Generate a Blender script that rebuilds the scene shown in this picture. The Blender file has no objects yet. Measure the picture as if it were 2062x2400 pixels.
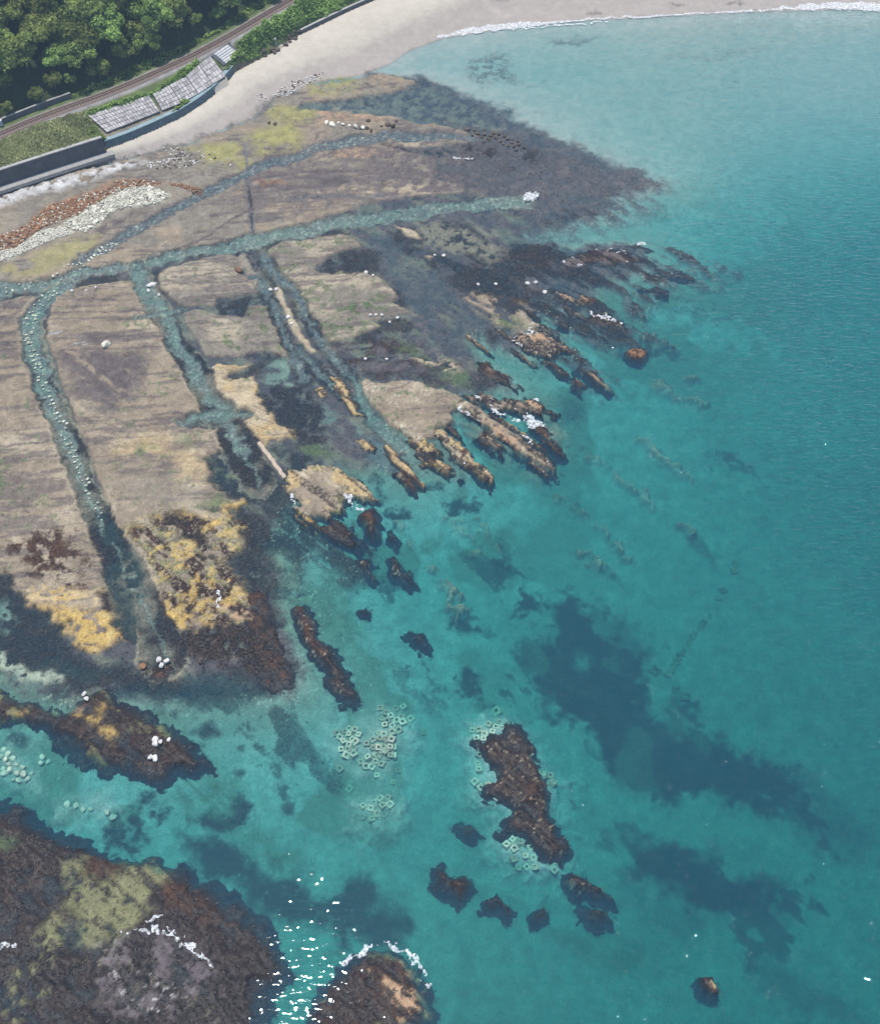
import bpy, math, random
import numpy as np
from mathutils import Vector

# ------------------------------------------------------------------ camera, sky, sun
random.seed(11)
RNG = np.random.default_rng(11)
sc = bpy.context.scene
COL = sc.collection
CAMH = 200.0
PITCH = math.radians(53.0)          # depression of the optical axis
PW, PH = 2062.0, 2400.0
FPX = 2695.0
cd = bpy.data.cameras.new('camera')
cam = bpy.data.objects.new('camera', cd)
COL.objects.link(cam)
cam.location = (0, 0, CAMH)
cam.rotation_euler = (math.radians(90) - PITCH, 0, 0)
cd.sensor_fit = 'VERTICAL'
cd.sensor_height = 24.0
cd.lens = 24.0 * FPX / PH
cd.clip_start = 1.0
cd.clip_end = 20000.0
sc.camera = cam

SUN_EL, SUN_AZ = math.radians(80.5), math.radians(-40.0)   # azimuth clockwise from +Y
w = bpy.data.worlds.new('World')
sc.world = w
w.use_nodes = True
wn, wl = w.node_tree.nodes, w.node_tree.links
sky = wn.new('ShaderNodeTexSky')
sky.sky_type = 'NISHITA'
sky.sun_disc = False
sky.sun_elevation = SUN_EL
sky.sun_rotation = SUN_AZ
sky.dust_density = 0.8
wn['Background'].inputs['Strength'].default_value = 0.13
wl.new(sky.outputs['Color'], wn['Background'].inputs['Color'])
sd_ = bpy.data.lights.new('sun', 'SUN')
sd_.energy = 3.3
sd_.angle = math.radians(0.53)
sd_.color = (1.0, 0.955, 0.89)
sun = bpy.data.objects.new('sun', sd_)
COL.objects.link(sun)
sdir = Vector((math.sin(SUN_AZ) * math.cos(SUN_EL), math.cos(SUN_AZ) * math.cos(SUN_EL), math.sin(SUN_EL)))
sun.rotation_euler = sdir.to_track_quat('Z', 'Y').to_euler()
sun.location = sdir * 400
sc.view_settings.view_transform = 'Standard'
sc.view_settings.look = 'None'
sc.view_settings.exposure = 0.42
sc.view_settings.gamma = 1.0
sc.view_settings.use_curve_mapping = False
sc.render.engine = 'CYCLES'
cy = sc.cycles
cy.max_bounces = 6
cy.diffuse_bounces = 2
cy.glossy_bounces = 2
cy.transmission_bounces = 2
cy.transparent_max_bounces = 8
cy.volume_bounces = 0
cy.use_denoising = True
cy.sample_clamp_indirect = 4.0
cy.caustics_reflective = False
cy.caustics_refractive = False

# ------------------------------------------------------------------ surveying: photo point + height -> metres
SP, CP = math.sin(PITCH), math.cos(PITCH)
def at(px, py, z=0.0):
    a = (px - PW / 2) / FPX
    b = -(py - PH / 2) / FPX
    dx, dy, dz = a, CP + b * SP, -SP + b * CP
    t = (z - CAMH) / dz
    return (dx * t, dy * t, z)
TILES = dict(A=(0, 0, 2.543), B=(600, 0, 2.225), C=(1300, 0, 2.336), D=(0, 400, 2.543), E=(600, 500, 2.225), F=(1200, 500, 2.065),
             G=(0, 800, 2.543), H=(600, 850, 2.225), I=(0, 1200, 2.543), J=(600, 1300, 2.225), K=(1300, 1100, 2.336), L=(0, 1600, 2.543),
             M=(0, 1950, 1.695), N=(950, 1800, 1.601), O=(0, 0, 0.8632), S=(0, 0, 1.0))
def pts(t, flat, z=0.0):
    """survey points given as 'x y x y ...' -> metres"""
    x0, y0, s = TILES[t]
    v = [float(q) for q in flat.replace(',', ' ').split()]
    return [at(x0 + v[i] / s, y0 + v[i + 1] / s, z) for i in range(0, len(v), 2)]

# ------------------------------------------------------------------ numpy noise
_TAB = np.random.default_rng(5).random((512, 512)).astype(np.float32)
def vnoise(x, y, seed):
    fx, fy = np.floor(x), np.floor(y)
    ix, iy = (fx.astype(np.int32) + seed * 37) & 511, (fy.astype(np.int32) + seed * 101) & 511
    ix1, iy1 = (ix + 1) & 511, (iy + 1) & 511
    u, v = x - fx, y - fy
    u = u * u * (3 - 2 * u); v = v * v * (3 - 2 * v)
    a, b = _TAB[iy, ix], _TAB[iy, ix1]
    c, d = _TAB[iy1, ix], _TAB[iy1, ix1]
    a = a + (b - a) * u
    c = c + (d - c) * u
    return a + (c - a) * v
def fbm(x, y, scale, seed, octv=4, ang=0.0, stretch=1.0, rough=0.5):
    """0..1-ish noise, feature size `scale` metres, stretched `stretch` times along direction ang"""
    c, s = math.cos(ang), math.sin(ang)
    u, v = (x * c + y * s) / (scale * stretch), (-x * s + y * c) / scale
    tot, amp, r = 0.0, 0.0, 0.0
    a = 1.0
    for o in range(octv):
        r = r + a * vnoise(u + 17.3 * o, v - 9.1 * o, seed + o * 31)
        amp += a
        a *= rough
        u, v = u * 2.03, v * 2.03
    return r / amp
def rank(n):
    """noise -> even 0..1 spread (so that a threshold is an area share)"""
    q = np.quantile(n, np.linspace(0, 1, 65))
    return np.interp(n, q, np.linspace(0, 1, 65)).astype(np.float32)
def sstep(a, b, x):
    t = np.clip((x - a) / (b - a), 0, 1)
    return t * t * (3 - 2 * t)
def polysd(x, y, poly):
    """signed distance (metres, negative inside) of points to a closed outline"""
    P = np.array([(p[0], p[1]) for p in poly]).astype(np.float32)
    d = np.full(x.shape, 1e12, np.float32)
    ins = np.zeros(x.shape, bool)
    n = len(P)
    for i in range(n):
        ax, ay = P[i]; bx, by = P[(i + 1) % n]
        ex, ey = bx - ax, by - ay
        L = ex * ex + ey * ey + 1e-9
        t = np.clip(((x - ax) * ex + (y - ay) * ey) / L, 0, 1)
        d = np.minimum(d, (x - ax - t * ex) ** 2 + (y - ay - t * ey) ** 2)
        c = (ay > y) != (by > y)
        if ey != 0:
            ins ^= c & (x < ex * (y - ay) / ey + ax)
    d = np.sqrt(d)
    return np.where(ins, -d, d)
def linesd(x, y, line, wid):
    """distance to an open line minus its local half width"""
    P = np.array([(p[0], p[1]) for p in line]).astype(np.float32)
    W = np.array(wid, np.float32) if hasattr(wid, '__len__') else np.full(len(P), wid, np.float32)
    if len(W) != len(P):
        W = np.interp(np.linspace(0, 1, len(P)), np.linspace(0, 1, len(W)), W).astype(np.float32)
    best = np.full(x.shape, 1e12, np.float32)
    for i in range(len(P) - 1):
        ax, ay = P[i]; bx, by = P[i + 1]
        ex, ey = bx - ax, by - ay
        L = ex * ex + ey * ey + 1e-9
        t = np.clip(((x - ax) * ex + (y - ay) * ey) / L, 0, 1)
        d = np.sqrt((x - ax - t * ex) ** 2 + (y - ay - t * ey) ** 2) - (W[i] + (W[i + 1] - W[i]) * t)
        best = np.minimum(best, d)
    return best

# ------------------------------------------------------------------ colours of ground, rock and weed (real-world base colours)
PAL = {  # three tones each, roughness, share of weed fronds
    'sea_sand':   ((.38, .43, .42), (.30, .34, .33), (.45, .49, .48), .9, 0.0),
    'sea_gravel': ((.20, .215, .155), (.29, .30, .225), (.13, .145, .11), .9, 0.05),
    'bay_sand':   ((.38, .385, .37), (.355, .36, .345), (.405, .41, .395), .9, 0.0),
    'sand':       ((.48, .435, .36), (.455, .41, .34), (.51, .46, .385), .95, 0.0),
    'sand_wet':   ((.38, .335, .29), (.345, .305, .27), (.41, .365, .32), .6, 0.0),
    'shingle':    ((.46, .45, .43), (.34, .33, .32), (.56, .55, .53), .9, 0.0),
    'flat':       ((.10, .080, .086), (.066, .055, .064), (.15, .13, .125), .75, 0.25),
    'flat_pale':  ((.17, .165, .125), (.12, .12, .09), (.24, .215, .165), .8, 0.15),
    'kelp':       ((.026, .019, .018), (.015, .012, .013), (.048, .031, .023), .5, 1.0),
    'kelp_deep':  ((.030, .034, .028), (.020, .024, .022), (.05, .05, .036), .7, 0.9),
    'kelp_red':   ((.050, .026, .018), (.025, .016, .014), (.105, .054, .030), .75, 0.8),
    'rock':       ((.25, .20, .14), (.185, .15, .108), (.315, .255, .18), .9, 0.0),
    'rock_grey':  ((.205, .178, .138), (.15, .132, .105), (.265, .235, .18), .9, 0.0),
    'rock_mauve': ((.105, .085, .082), (.075, .062, .062), (.155, .13, .115), .9, 0.1),
    'rock_pale':  ((.37, .31, .215), (.30, .245, .165), (.45, .38, .28), .9, 0.0),
    'rock_gold':  ((.42, .31, .155), (.33, .235, .115), (.50, .39, .22), .9, 0.0),
    'gold':       ((.42, .29, .09), (.27, .17, .06), (.54, .41, .18), .8, 0.15),
    'lime':       ((.27, .25, .10), (.32, .29, .10), (.21, .20, .10), .9, 0.0),
    'orange':     ((.38, .245, .145), (.31, .205, .125), (.42, .30, .195), .9, 0.0),
    'rust':       ((.25, .125, .06), (.17, .10, .06), (.33, .18, .10), .9, 0.0),
    'green':      ((.085, .12, .055), (.06, .085, .045), (.13, .155, .075), .85, 0.2),
    'olive':      ((.165, .165, .08), (.11, .115, .06), (.22, .21, .115), .8, 0.2),
    'channel':    ((.20, .215, .18), (.12, .132, .118), (.30, .32, .26), .9, 0.05),
    'channel_dk': ((.135, .132, .135), (.09, .09, .098), (.20, .205, .19), .85, 0.3),
    'pale_stone': ((.44, .46, .36), (.34, .36, .28), (.54, .55, .45), .9, 0.0),
    'earth':      ((.19, .165, .125), (.14, .12, .09), (.26, .23, .18), .95, 0.0),
    'wood':       ((.035, .05, .02), (.025, .035, .015), (.05, .065, .03), .95, 0.0),
    'grass':      ((.085, .12, .04), (.11, .13, .05), (.17, .175, .08), .95, 0.0),
    'ballast':    ((.15, .125, .11), (.10, .085, .075), (.20, .17, .15), .95, 0.0),
    'gravel':     ((.24, .23, .22), (.18, .17, .165), (.30, .29, .28), .95, 0.0),
}
GRAIN = {'sand': .3, 'sand_wet': .3, 'bay_sand': .3, 'gravel': .6, 'sea_sand': .9}     # how mottled a surface is
STRIKE = math.radians(-42)     # direction the rock beds run in the fingers
class Field:
    """a patch of ground: positions, height, colour, roughness, weed share"""
    def __init__(s, x, y, base_cls, h):
        s.x, s.y = x.ravel().astype(np.float32), y.ravel().astype(np.float32)
        s.cache = {}
        n = s.x.size
        s.n1 = rank(fbm(s.x, s.y, 9.0, 3, 5)); s.n2 = rank(fbm(s.x, s.y, 1.7, 57, 4, rough=.6))
        s.nst = rank(fbm(s.x, s.y, 2.2, 91, 5, STRIKE, 4.0, .6))
        s.npatch = rank(fbm(s.x, s.y, 6.0, 153, 5, math.radians(-50), 1.8, .6))
        s.nbed = rank(fbm(s.x, s.y, 1.5, 133, 5, math.radians(6), 7.0, .6))
        s.nf = rank(RNG.random(n).astype(np.float32) * .5 + fbm(s.x, s.y, .55, 201, 2))
        s.w1x = fbm(s.x, s.y, 7.0, 301, 3) - .5; s.w1y = fbm(s.x, s.y, 7.0, 401, 3) - .5
        s.w2x = fbm(s.x, s.y, 1.6, 501, 3, rough=.65) - .5; s.w2y = fbm(s.x, s.y, 1.6, 601, 3, rough=.65) - .5
        s.h = np.broadcast_to(np.asarray(h, np.float32), (n,)).copy()
        s.c = np.zeros((n, 3), np.float32); s.r = np.full(n, .9, np.float32); s.k = np.zeros(n, np.float32); s.g = np.ones(n, np.float32)
        idx = np.arange(n)
        s._cls(idx, np.ones(n), base_cls)
    def tone(s, idx, cls):
        a, b, c, r, k = PAL[cls]
        t = .42 * s.n2[idx] + .40 * s.nf[idx] + .18 * s.n1[idx]
        t = np.clip((t - .5) * 1.9, -1, 1)[:, None]
        a, b, c = (np.array(q, np.float32) for q in (a, b, c))
        return a + np.where(t < 0, (b - a) * -t, (c - a) * t)
    def _cls(s, idx, al, cls):
        s.c[idx] += (s.tone(idx, cls) - s.c[idx]) * al[:, None]
        s.r[idx] += (PAL[cls][3] - s.r[idx]) * al
        s.k[idx] += (PAL[cls][4] - s.k[idx]) * al
        s.g[idx] += (GRAIN.get(cls, 1.0) - s.g[idx]) * al
    def sd(s, shape, warp, margin, wid=None):
        key = (id(shape), warp)
        if wid is None and key in s.cache:
            return s.cache[key][:2]
        P = np.array([(p[0], p[1]) for p in shape])
        m = (margin if wid is not None else 6.0) + warp + (0 if wid is None else (np.max(wid)))
        idx = np.nonzero((s.x > P[:, 0].min() - m) & (s.x < P[:, 0].max() + m) & (s.y > P[:, 1].min() - m) & (s.y < P[:, 1].max() + m))[0]
        if idx.size == 0:
            return idx, None
        X = s.x[idx] + warp * (s.w1x[idx] * 1.3 + s.w2x[idx] * .9)
        Y = s.y[idx] + warp * (s.w1y[idx] * 1.3 + s.w2y[idx] * .9)
        if wid is not None:
            return idx, linesd(X, Y, shape, wid)
        d = polysd(X, Y, shape)
        s.cache[key] = (idx, d, shape)
        return idx, d
    def paint(s, shape, cls=None, h=None, hn=0.0, soft=.5, warp=2.0, cover=1.0, field='n2', wid=None, hsoft=None, amount=1.0, crisp=.1):
        hs = hsoft or soft
        idx, d = s.sd(shape, warp, max(soft, hs) + .5, wid)
        if d is None:
            return
        al = sstep(soft, -soft, d)
        if cover < 1.0:
            f = getattr(s, field)[idx]
            al = al * sstep(1 - cover - crisp, 1 - cover + crisp, f)
        al = al * amount
        if cls:
            s._cls(idx, al, cls)
        if h is not None:
            ah = sstep(hs, -hs, d) if cover >= 1 else al
            tgt = h + hn * (s.n2[idx] * .6 + s.n1[idx] * .4 - .5) * 2
            s.h[idx] += (tgt - s.h[idx]) * ah

# ------------------------------------------------------------------ materials
def mat(name):
    m = bpy.data.materials.new(name)
    m.use_nodes = True
    nt = m.node_tree
    return m, nt, nt.nodes['Principled BSDF']
def noise_mat(name, col, var=.25, scale=3.0, rough=.9, bump=.3, dist=.03, spec=.3):
    m, nt, p = mat(name)
    tc = nt.nodes.new('ShaderNodeTexCoord')
    n = nt.nodes.new('ShaderNodeTexNoise'); n.inputs['Scale'].default_value = scale; n.inputs['Detail'].default_value = 6; n.inputs['Roughness'].default_value = .65
    oi = nt.nodes.new('ShaderNodeObjectInfo')
    add = nt.nodes.new('ShaderNodeVectorMath'); add.operation = 'ADD'
    comb = nt.nodes.new('ShaderNodeCombineXYZ')
    mul = nt.nodes.new('ShaderNodeMath'); mul.operation = 'MULTIPLY'; mul.inputs[1].default_value = 91.0
    nt.links.new(oi.outputs['Random'], mul.inputs[0]); nt.links.new(mul.outputs[0], comb.inputs[0])
    nt.links.new(tc.outputs['Object'], add.inputs[0]); nt.links.new(comb.outputs[0], add.inputs[1])
    nt.links.new(add.outputs[0], n.inputs['Vector'])
    r = nt.nodes.new('ShaderNodeValToRGB')
    r.color_ramp.elements[0].position = .3; r.color_ramp.elements[1].position = .7
    r.color_ramp.elements[0].color = tuple(c * (1 - var) for c in col) + (1,)
    r.color_ramp.elements[1].color = tuple(min(1, c * (1 + var)) for c in col) + (1,)
    nt.links.new(n.outputs['Fac'], r.inputs['Fac'])
    hv = nt.nodes.new('ShaderNodeHueSaturation')
    mr = nt.nodes.new('ShaderNodeMapRange'); mr.inputs[3].default_value = 1 - var * .8; mr.inputs[4].default_value = 1 + var * .8
    nt.links.new(oi.outputs['Random'], mr.inputs[0]); nt.links.new(mr.outputs[0], hv.inputs['Value'])
    nt.links.new(r.outputs['Color'], hv.inputs['Color'])
    nt.links.new(hv.outputs['Color'], p.inputs['Base Color'])
    p.inputs['Roughness'].default_value = rough
    p.inputs['Specular IOR Level'].default_value = spec
    if bump:
        b = nt.nodes.new('ShaderNodeBump'); b.inputs['Strength'].default_value = bump; b.inputs['Distance'].default_value = dist
        nt.links.new(n.outputs['Fac'], b.inputs['Height']); nt.links.new(b.outputs['Normal'], p.inputs['Normal'])
    return m
def ground_mat(name):
    m, nt, p = mat(name)
    at_ = nt.nodes.new('ShaderNodeAttribute'); at_.attribute_name = 'tint'
    ar = nt.nodes.new('ShaderNodeAttribute'); ar.attribute_name = 'wet'
    geo = nt.nodes.new('ShaderNodeNewGeometry')
    n = nt.nodes.new('ShaderNodeTexNoise'); n.inputs['Scale'].default_value = 2.3; n.inputs['Detail'].default_value = 5; n.inputs['Roughness'].default_value = .7
    n2 = nt.nodes.new('ShaderNodeTexNoise'); n2.inputs['Scale'].default_value = .35; n2.inputs['Detail'].default_value = 5; n2.inputs['Roughness'].default_value = .6
    n3 = nt.nodes.new('ShaderNodeTexNoise'); n3.inputs['Scale'].default_value = 6.5; n3.inputs['Detail'].default_value = 2; n3.inputs['Roughness'].default_value = .7
    for q in (n, n2, n3): nt.links.new(geo.outputs['Position'], q.inputs['Vector'])
    g3 = nt.nodes.new('ShaderNodeMapRange'); g3.inputs[1].default_value = .3; g3.inputs[2].default_value = .7; g3.inputs[3].default_value = .62; g3.inputs[4].default_value = 1.40
    nt.links.new(n3.outputs['Fac'], g3.inputs[0])
    ad = nt.nodes.new('ShaderNodeMath'); ad.operation = 'ADD'
    nt.links.new(n.outputs['Fac'], ad.inputs[0]); nt.links.new(n2.outputs['Fac'], ad.inputs[1])
    mr = nt.nodes.new('ShaderNodeMapRange'); mr.inputs[1].default_value = .65; mr.inputs[2].default_value = 1.35; mr.inputs[3].default_value = .62; mr.inputs[4].default_value = 1.38
    nt.links.new(ad.outputs[0], mr.inputs[0])
    gm = nt.nodes.new('ShaderNodeMath'); gm.operation = 'MULTIPLY'
    nt.links.new(mr.outputs[0], gm.inputs[0]); nt.links.new(g3.outputs[0], gm.inputs[1])
    ag = nt.nodes.new('ShaderNodeAttribute'); ag.attribute_name = 'grain'
    gx = nt.nodes.new('ShaderNodeMix'); gx.inputs['A'].default_value = 1.0
    nt.links.new(ag.outputs['Fac'], gx.inputs['Factor']); nt.links.new(gm.outputs[0], gx.inputs['B'])
    mx = nt.nodes.new('ShaderNodeVectorMath'); mx.operation = 'SCALE'
    nt.links.new(at_.outputs['Color'], mx.inputs[0]); nt.links.new(gx.outputs['Result'], mx.inputs['Scale'])
    nt.links.new(mx.outputs[0], p.inputs['Base Color'])
    nt.links.new(ar.outputs['Fac'], p.inputs['Roughness'])
    b = nt.nodes.new('ShaderNodeBump'); b.inputs['Strength'].default_value = .6; b.inputs['Distance'].default_value = .16
    nt.links.new(n.outputs['Fac'], b.inputs['Height']); nt.links.new(b.outputs['Normal'], p.inputs['Normal'])
    p.inputs['Specular IOR Level'].default_value = .14
    return m
MAT = {}
MAT['ground'] = ground_mat('ground_rock_and_weed')
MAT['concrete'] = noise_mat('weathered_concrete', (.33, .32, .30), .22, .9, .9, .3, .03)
MAT['concrete_dark'] = noise_mat('dark_and_shaded_concrete', (.105, .105, .11), .3, .5, .9, .3, .03)  # dark concrete; also carries the straight sea wall's shade in its colour
MAT['concrete_pale'] = noise_mat('pale_concrete', (.56, .56, .55), .16, 1.2, .9, .3, .02)
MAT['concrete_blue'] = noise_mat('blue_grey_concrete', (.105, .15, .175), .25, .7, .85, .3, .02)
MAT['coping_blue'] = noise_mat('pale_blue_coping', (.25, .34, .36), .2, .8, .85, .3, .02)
MAT['slab'] = noise_mat('revetment_slab', (.40, .375, .36), .36, 1.1, .95, .4, .03)
MAT['rail'] = noise_mat('rusty_rail', (.17, .10, .075), .25, 4, .5, 0)
MAT['sleeper'] = noise_mat('sleeper', (.13, .10, .085), .3, 3, .95, .2)
MAT['block'] = noise_mat('bleached_concrete_block', (.45, .46, .37), .4, 2.4, .95, .3, .03)
MAT['block_weedy'] = noise_mat('weedy_concrete_block', (.24, .26, .19), .45, 2.0, .95, .3, .03)
MAT['boulder_pale'] = noise_mat('pale_boulder', (.64, .61, .50), .22, 2.2, .95, .4, .05)
MAT['boulder_rust'] = noise_mat('rusty_boulder', (.28, .15, .08), .45, 2.0, .95, .4, .05)
MAT['boulder_dark'] = noise_mat('dark_boulder', (.10, .075, .055), .35, 2.0, .8, .4, .05)
MAT['boulder_white'] = noise_mat('white_boulder', (.62, .59, .55), .15, 2.0, .95, .3, .04)
MAT['foam'] = noise_mat('sea_foam', (.80, .82, .83), .08, 3.5, .9, .6, .1)
def foam_mat():
    m = noise_mat('lacy_sea_foam', (.80, .82, .83), .08, 3.5, .9, .6, .1)
    nt = m.node_tree
    geo = nt.nodes.new('ShaderNodeNewGeometry')
    n = nt.nodes.new('ShaderNodeTexNoise'); n.inputs['Scale'].default_value = 1.7; n.inputs['Detail'].default_value = 5; n.inputs['Roughness'].default_value = .75
    nt.links.new(geo.outputs['Position'], n.inputs['Vector'])
    r = nt.nodes.new('ShaderNodeMapRange'); r.inputs[1].default_value = .40; r.inputs[2].default_value = .62; r.inputs[3].default_value = .12; r.inputs[4].default_value = .97
    nt.links.new(n.outputs['Fac'], r.inputs[0])
    nt.links.new(r.outputs[0], nt.nodes['Principled BSDF'].inputs['Alpha'])
    return m
MAT['lace'] = foam_mat()
MAT['bark'] = noise_mat('bark', (.10, .08, .06), .3, 2, .95, .3)

def leaf_mat(name, c, var=.35, trans=.38):
    m, nt, p = mat(name)
    a = nt.nodes.new('ShaderNodeAttribute'); a.attribute_name = 'shade'
    oi = nt.nodes.new('ShaderNodeObjectInfo')
    r = nt.nodes.new('ShaderNodeValToRGB')
    r.color_ramp.elements[0].color = tuple(q * (1 - var) for q in c[0]) + (1,)
    r.color_ramp.elements[1].color = tuple(q * (1 + var * .3) for q in c[1]) + (1,)
    nt.links.new(a.outputs['Fac'], r.inputs['Fac'])
    hv = nt.nodes.new('ShaderNodeHueSaturation')
    mr = nt.nodes.new('ShaderNodeMapRange'); mr.inputs[3].default_value = .72; mr.inputs[4].default_value = 1.25
    mh = nt.nodes.new('ShaderNodeMapRange'); mh.inputs[3].default_value = .475; mh.inputs[4].default_value = .52
    nt.links.new(oi.outputs['Random'], mr.inputs[0]); nt.links.new(mr.outputs[0], hv.inputs['Value'])
    nt.links.new(oi.outputs['Random'], mh.inputs[0]); nt.links.new(mh.outputs[0], hv.inputs['Hue'])
    nt.links.new(r.outputs['Color'], hv.inputs['Color'])
    nt.links.new(hv.outputs['Color'], p.inputs['Base Color'])
    p.inputs['Roughness'].default_value = .6
    p.inputs['Specular IOR Level'].default_value = .25
    t = nt.nodes.new('ShaderNodeBsdfTranslucent'); nt.links.new(hv.outputs['Color'], t.inputs['Color'])
    mix = nt.nodes.new('ShaderNodeMixShader'); mix.inputs[0].default_value = trans
    nt.links.new(p.outputs[0], mix.inputs[1]); nt.links.new(t.outputs[0], mix.inputs[2])
    nt.links.new(mix.outputs[0], nt.nodes['Material Output'].inputs['Surface'])
    return m
MAT['leaf'] = leaf_mat('tree_leaves', ((.12, .18, .04), (.36, .43, .11)))
MAT['leaf_lt'] = leaf_mat('pale_tree_leaves', ((.13, .195, .045), (.36, .46, .12)))
MAT['thicket'] = leaf_mat('knotweed_leaves', ((.15, .25, .05), (.34, .48, .12)))
MAT['grassblade'] = leaf_mat('grass_blades', ((.26, .28, .11), (.46, .47, .22)))
def weed_mat():
    m, nt, p = mat('wet_seaweed')
    a = nt.nodes.new('ShaderNodeAttribute'); a.attribute_name = 'tint'
    nt.links.new(a.outputs['Color'], p.inputs['Base Color'])
    p.inputs['Roughness'].default_value = .45
    p.inputs['Specular IOR Level'].default_value = .3
    return m
MAT['weed'] = weed_mat()

def water_mat():
    m, nt, p = mat('sea_water')
    nd, lk = nt.nodes, nt.links
    nd.remove(p)
    out = nd['Material Output']
    geo = nd.new('ShaderNodeNewGeometry')
    def wave(rot, sx, sy, scale, detail, rough):
        mp = nd.new('ShaderNodeMapping'); mp.inputs['Rotation'].default_value = (0, 0, rot); mp.inputs['Scale'].default_value = (sx, sy, 1)
        lk.new(geo.outputs['Position'], mp.inputs['Vector'])
        n = nd.new('ShaderNodeTexNoise'); n.inputs['Scale'].default_value = scale; n.inputs['Detail'].default_value = detail; n.inputs['Roughness'].default_value = rough
        lk.new(mp.outputs[0], n.inputs['Vector'])
        return n.outputs['Fac']
    w1 = wave(math.radians(21), .30, 1.0, 1.1, 2.2, .55)    # wind ripples, crests across the view
    # sheltered by the reef on the landward side, choppier in open water
    sx = nd.new('ShaderNodeSeparateXYZ'); lk.new(geo.outputs['Position'], sx.inputs[0])
    sh = nd.new('ShaderNodeMapRange'); sh.inputs[1].default_value = 8; sh.inputs[2].default_value = 85; sh.inputs[3].default_value = .085; sh.inputs[4].default_value = .95
    lk.new(sx.outputs[0], sh.inputs[0])
    mm = nd.new('ShaderNodeMath'); mm.operation = 'MULTIPLY'; lk.new(w1, mm.inputs[0]); lk.new(sh.outputs[0], mm.inputs[1])
    hgt = mm.outputs[0]
    b = nd.new('ShaderNodeBump'); b.inputs['Strength'].default_value = 1.0; b.inputs['Distance'].default_value = 1.0
    lk.new(hgt, b.inputs['Height'])
    fr = nd.new('ShaderNodeFresnel'); fr.inputs['IOR'].default_value = 1.38
    lk.new(b.outputs['Normal'], fr.inputs['Normal'])
    gl = nd.new('ShaderNodeBsdfGlossy'); gl.inputs['Roughness'].default_value = .02
    lk.new(b.outputs['Normal'], gl.inputs['Normal'])
    tr = nd.new('ShaderNodeBsdfTransparent')
    mx = nd.new('ShaderNodeMixShader')
    lk.new(fr.outputs[0], mx.inputs[0]); lk.new(tr.outputs[0], mx.inputs[1]); lk.new(gl.outputs[0], mx.inputs[2])
    lk.new(mx.outputs[0], out.inputs['Surface'])
    ab = nd.new('ShaderNodeVolumeAbsorption'); ab.inputs['Density'].default_value = .36; ab.inputs['Color'].default_value = (0, .835, .972, 1)
    vs = nd.new('ShaderNodeVolumeScatter'); vs.inputs['Density'].default_value = .17; vs.inputs['Color'].default_value = (.08, .48, 1, 1); vs.inputs['Anisotropy'].default_value = .2
    av = nd.new('ShaderNodeAddShader')
    lk.new(ab.outputs[0], av.inputs[0]); lk.new(vs.outputs[0], av.inputs[1])
    lk.new(av.outputs[0], out.inputs['Volume'])
    return m
MAT['water'] = water_mat()

# ------------------------------------------------------------------ object helpers
def link(o, parent=None):
    COL.objects.link(o)
    if parent is not None:
        o.parent = parent
    return o
def tag(o, label=None, cat=None, group=None, kind=None):
    if label: o['label'] = label
    if cat: o['category'] = cat
    if group: o['group'] = group
    if kind: o['kind'] = kind
    return o
def empty(name, loc=(0, 0, 0)):
    o = bpy.data.objects.new(name, None)
    o.location = loc
    o.empty_display_size = .5
    return link(o)
def mesh_np(name, V, F, material, smooth=False, attrs=None, parent=None, loc=None):
    """V (n,3), F (m,k) with k = 3 or 4"""
    V = np.asarray(V, np.float32); F = np.asarray(F, np.int32)
    me = bpy.data.meshes.new(name)
    k = F.shape[1]
    me.vertices.add(len(V)); me.vertices.foreach_set('co', V.ravel())
    me.loops.add(F.size); me.loops.foreach_set('vertex_index', F.ravel())
    me.polygons.add(len(F)); me.polygons.foreach_set('loop_start', np.arange(0, F.size, k, dtype=np.int32))
    me.polygons.foreach_set('use_smooth', np.full(len(F), smooth))
    me.update(calc_edges=True)
    for an, (typ, dom, data) in (attrs or {}).items():
        a = me.attributes.new(an, typ, dom)
        if typ == 'FLOAT_COLOR':
            d = np.ones((len(data), 4), np.float32); d[:, :3] = data
            a.data.foreach_set('color', d.ravel())
        else:
            a.data.foreach_set('value', np.asarray(data, np.float32))
    me.materials.append(material)
    o = bpy.data.objects.new(name, me)
    if loc is not None: o.location = loc
    return link(o, parent)
def box(name, c, size, material, parent=None, rot=(0, 0, 0), bev=0.0):
    import bmesh
    bm = bmesh.new()
    bmesh.ops.create_cube(bm, size=1.0)
    for v in bm.verts:
        v.co = Vector((v.co.x * size[0], v.co.y * size[1], v.co.z * size[2]))
    if bev:
        bmesh.ops.bevel(bm, geom=bm.edges[:], offset=bev, segments=1, affect='EDGES')
    me = bpy.data.meshes.new(name); bm.to_mesh(me); bm.free()
    me.materials.append(material)
    o = bpy.data.objects.new(name, me); o.location = c; o.rotation_euler = rot
    return link(o, parent)
def resample(line, step):
    P = np.array(line, float)
    s = np.r_[0, np.cumsum(np.linalg.norm(np.diff(P[:, :2], axis=0), axis=1))]
    n = max(2, int(round(s[-1] / step)) + 1)
    t = np.linspace(0, s[-1], n)
    return np.stack([np.interp(t, s, P[:, i]) for i in range(3)], 1)
def smooth_line(line, step, it=3):
    P = resample(line, step)
    for _ in range(it):
        P[1:-1] = .25 * P[:-2] + .5 * P[1:-1] + .25 * P[2:]
    return P
def normals2(P):
    T = np.gradient(P[:, :2], axis=0)
    T /= np.linalg.norm(T, axis=1)[:, None] + 1e-9
    return np.stack([-T[:, 1], T[:, 0]], 1)
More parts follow.
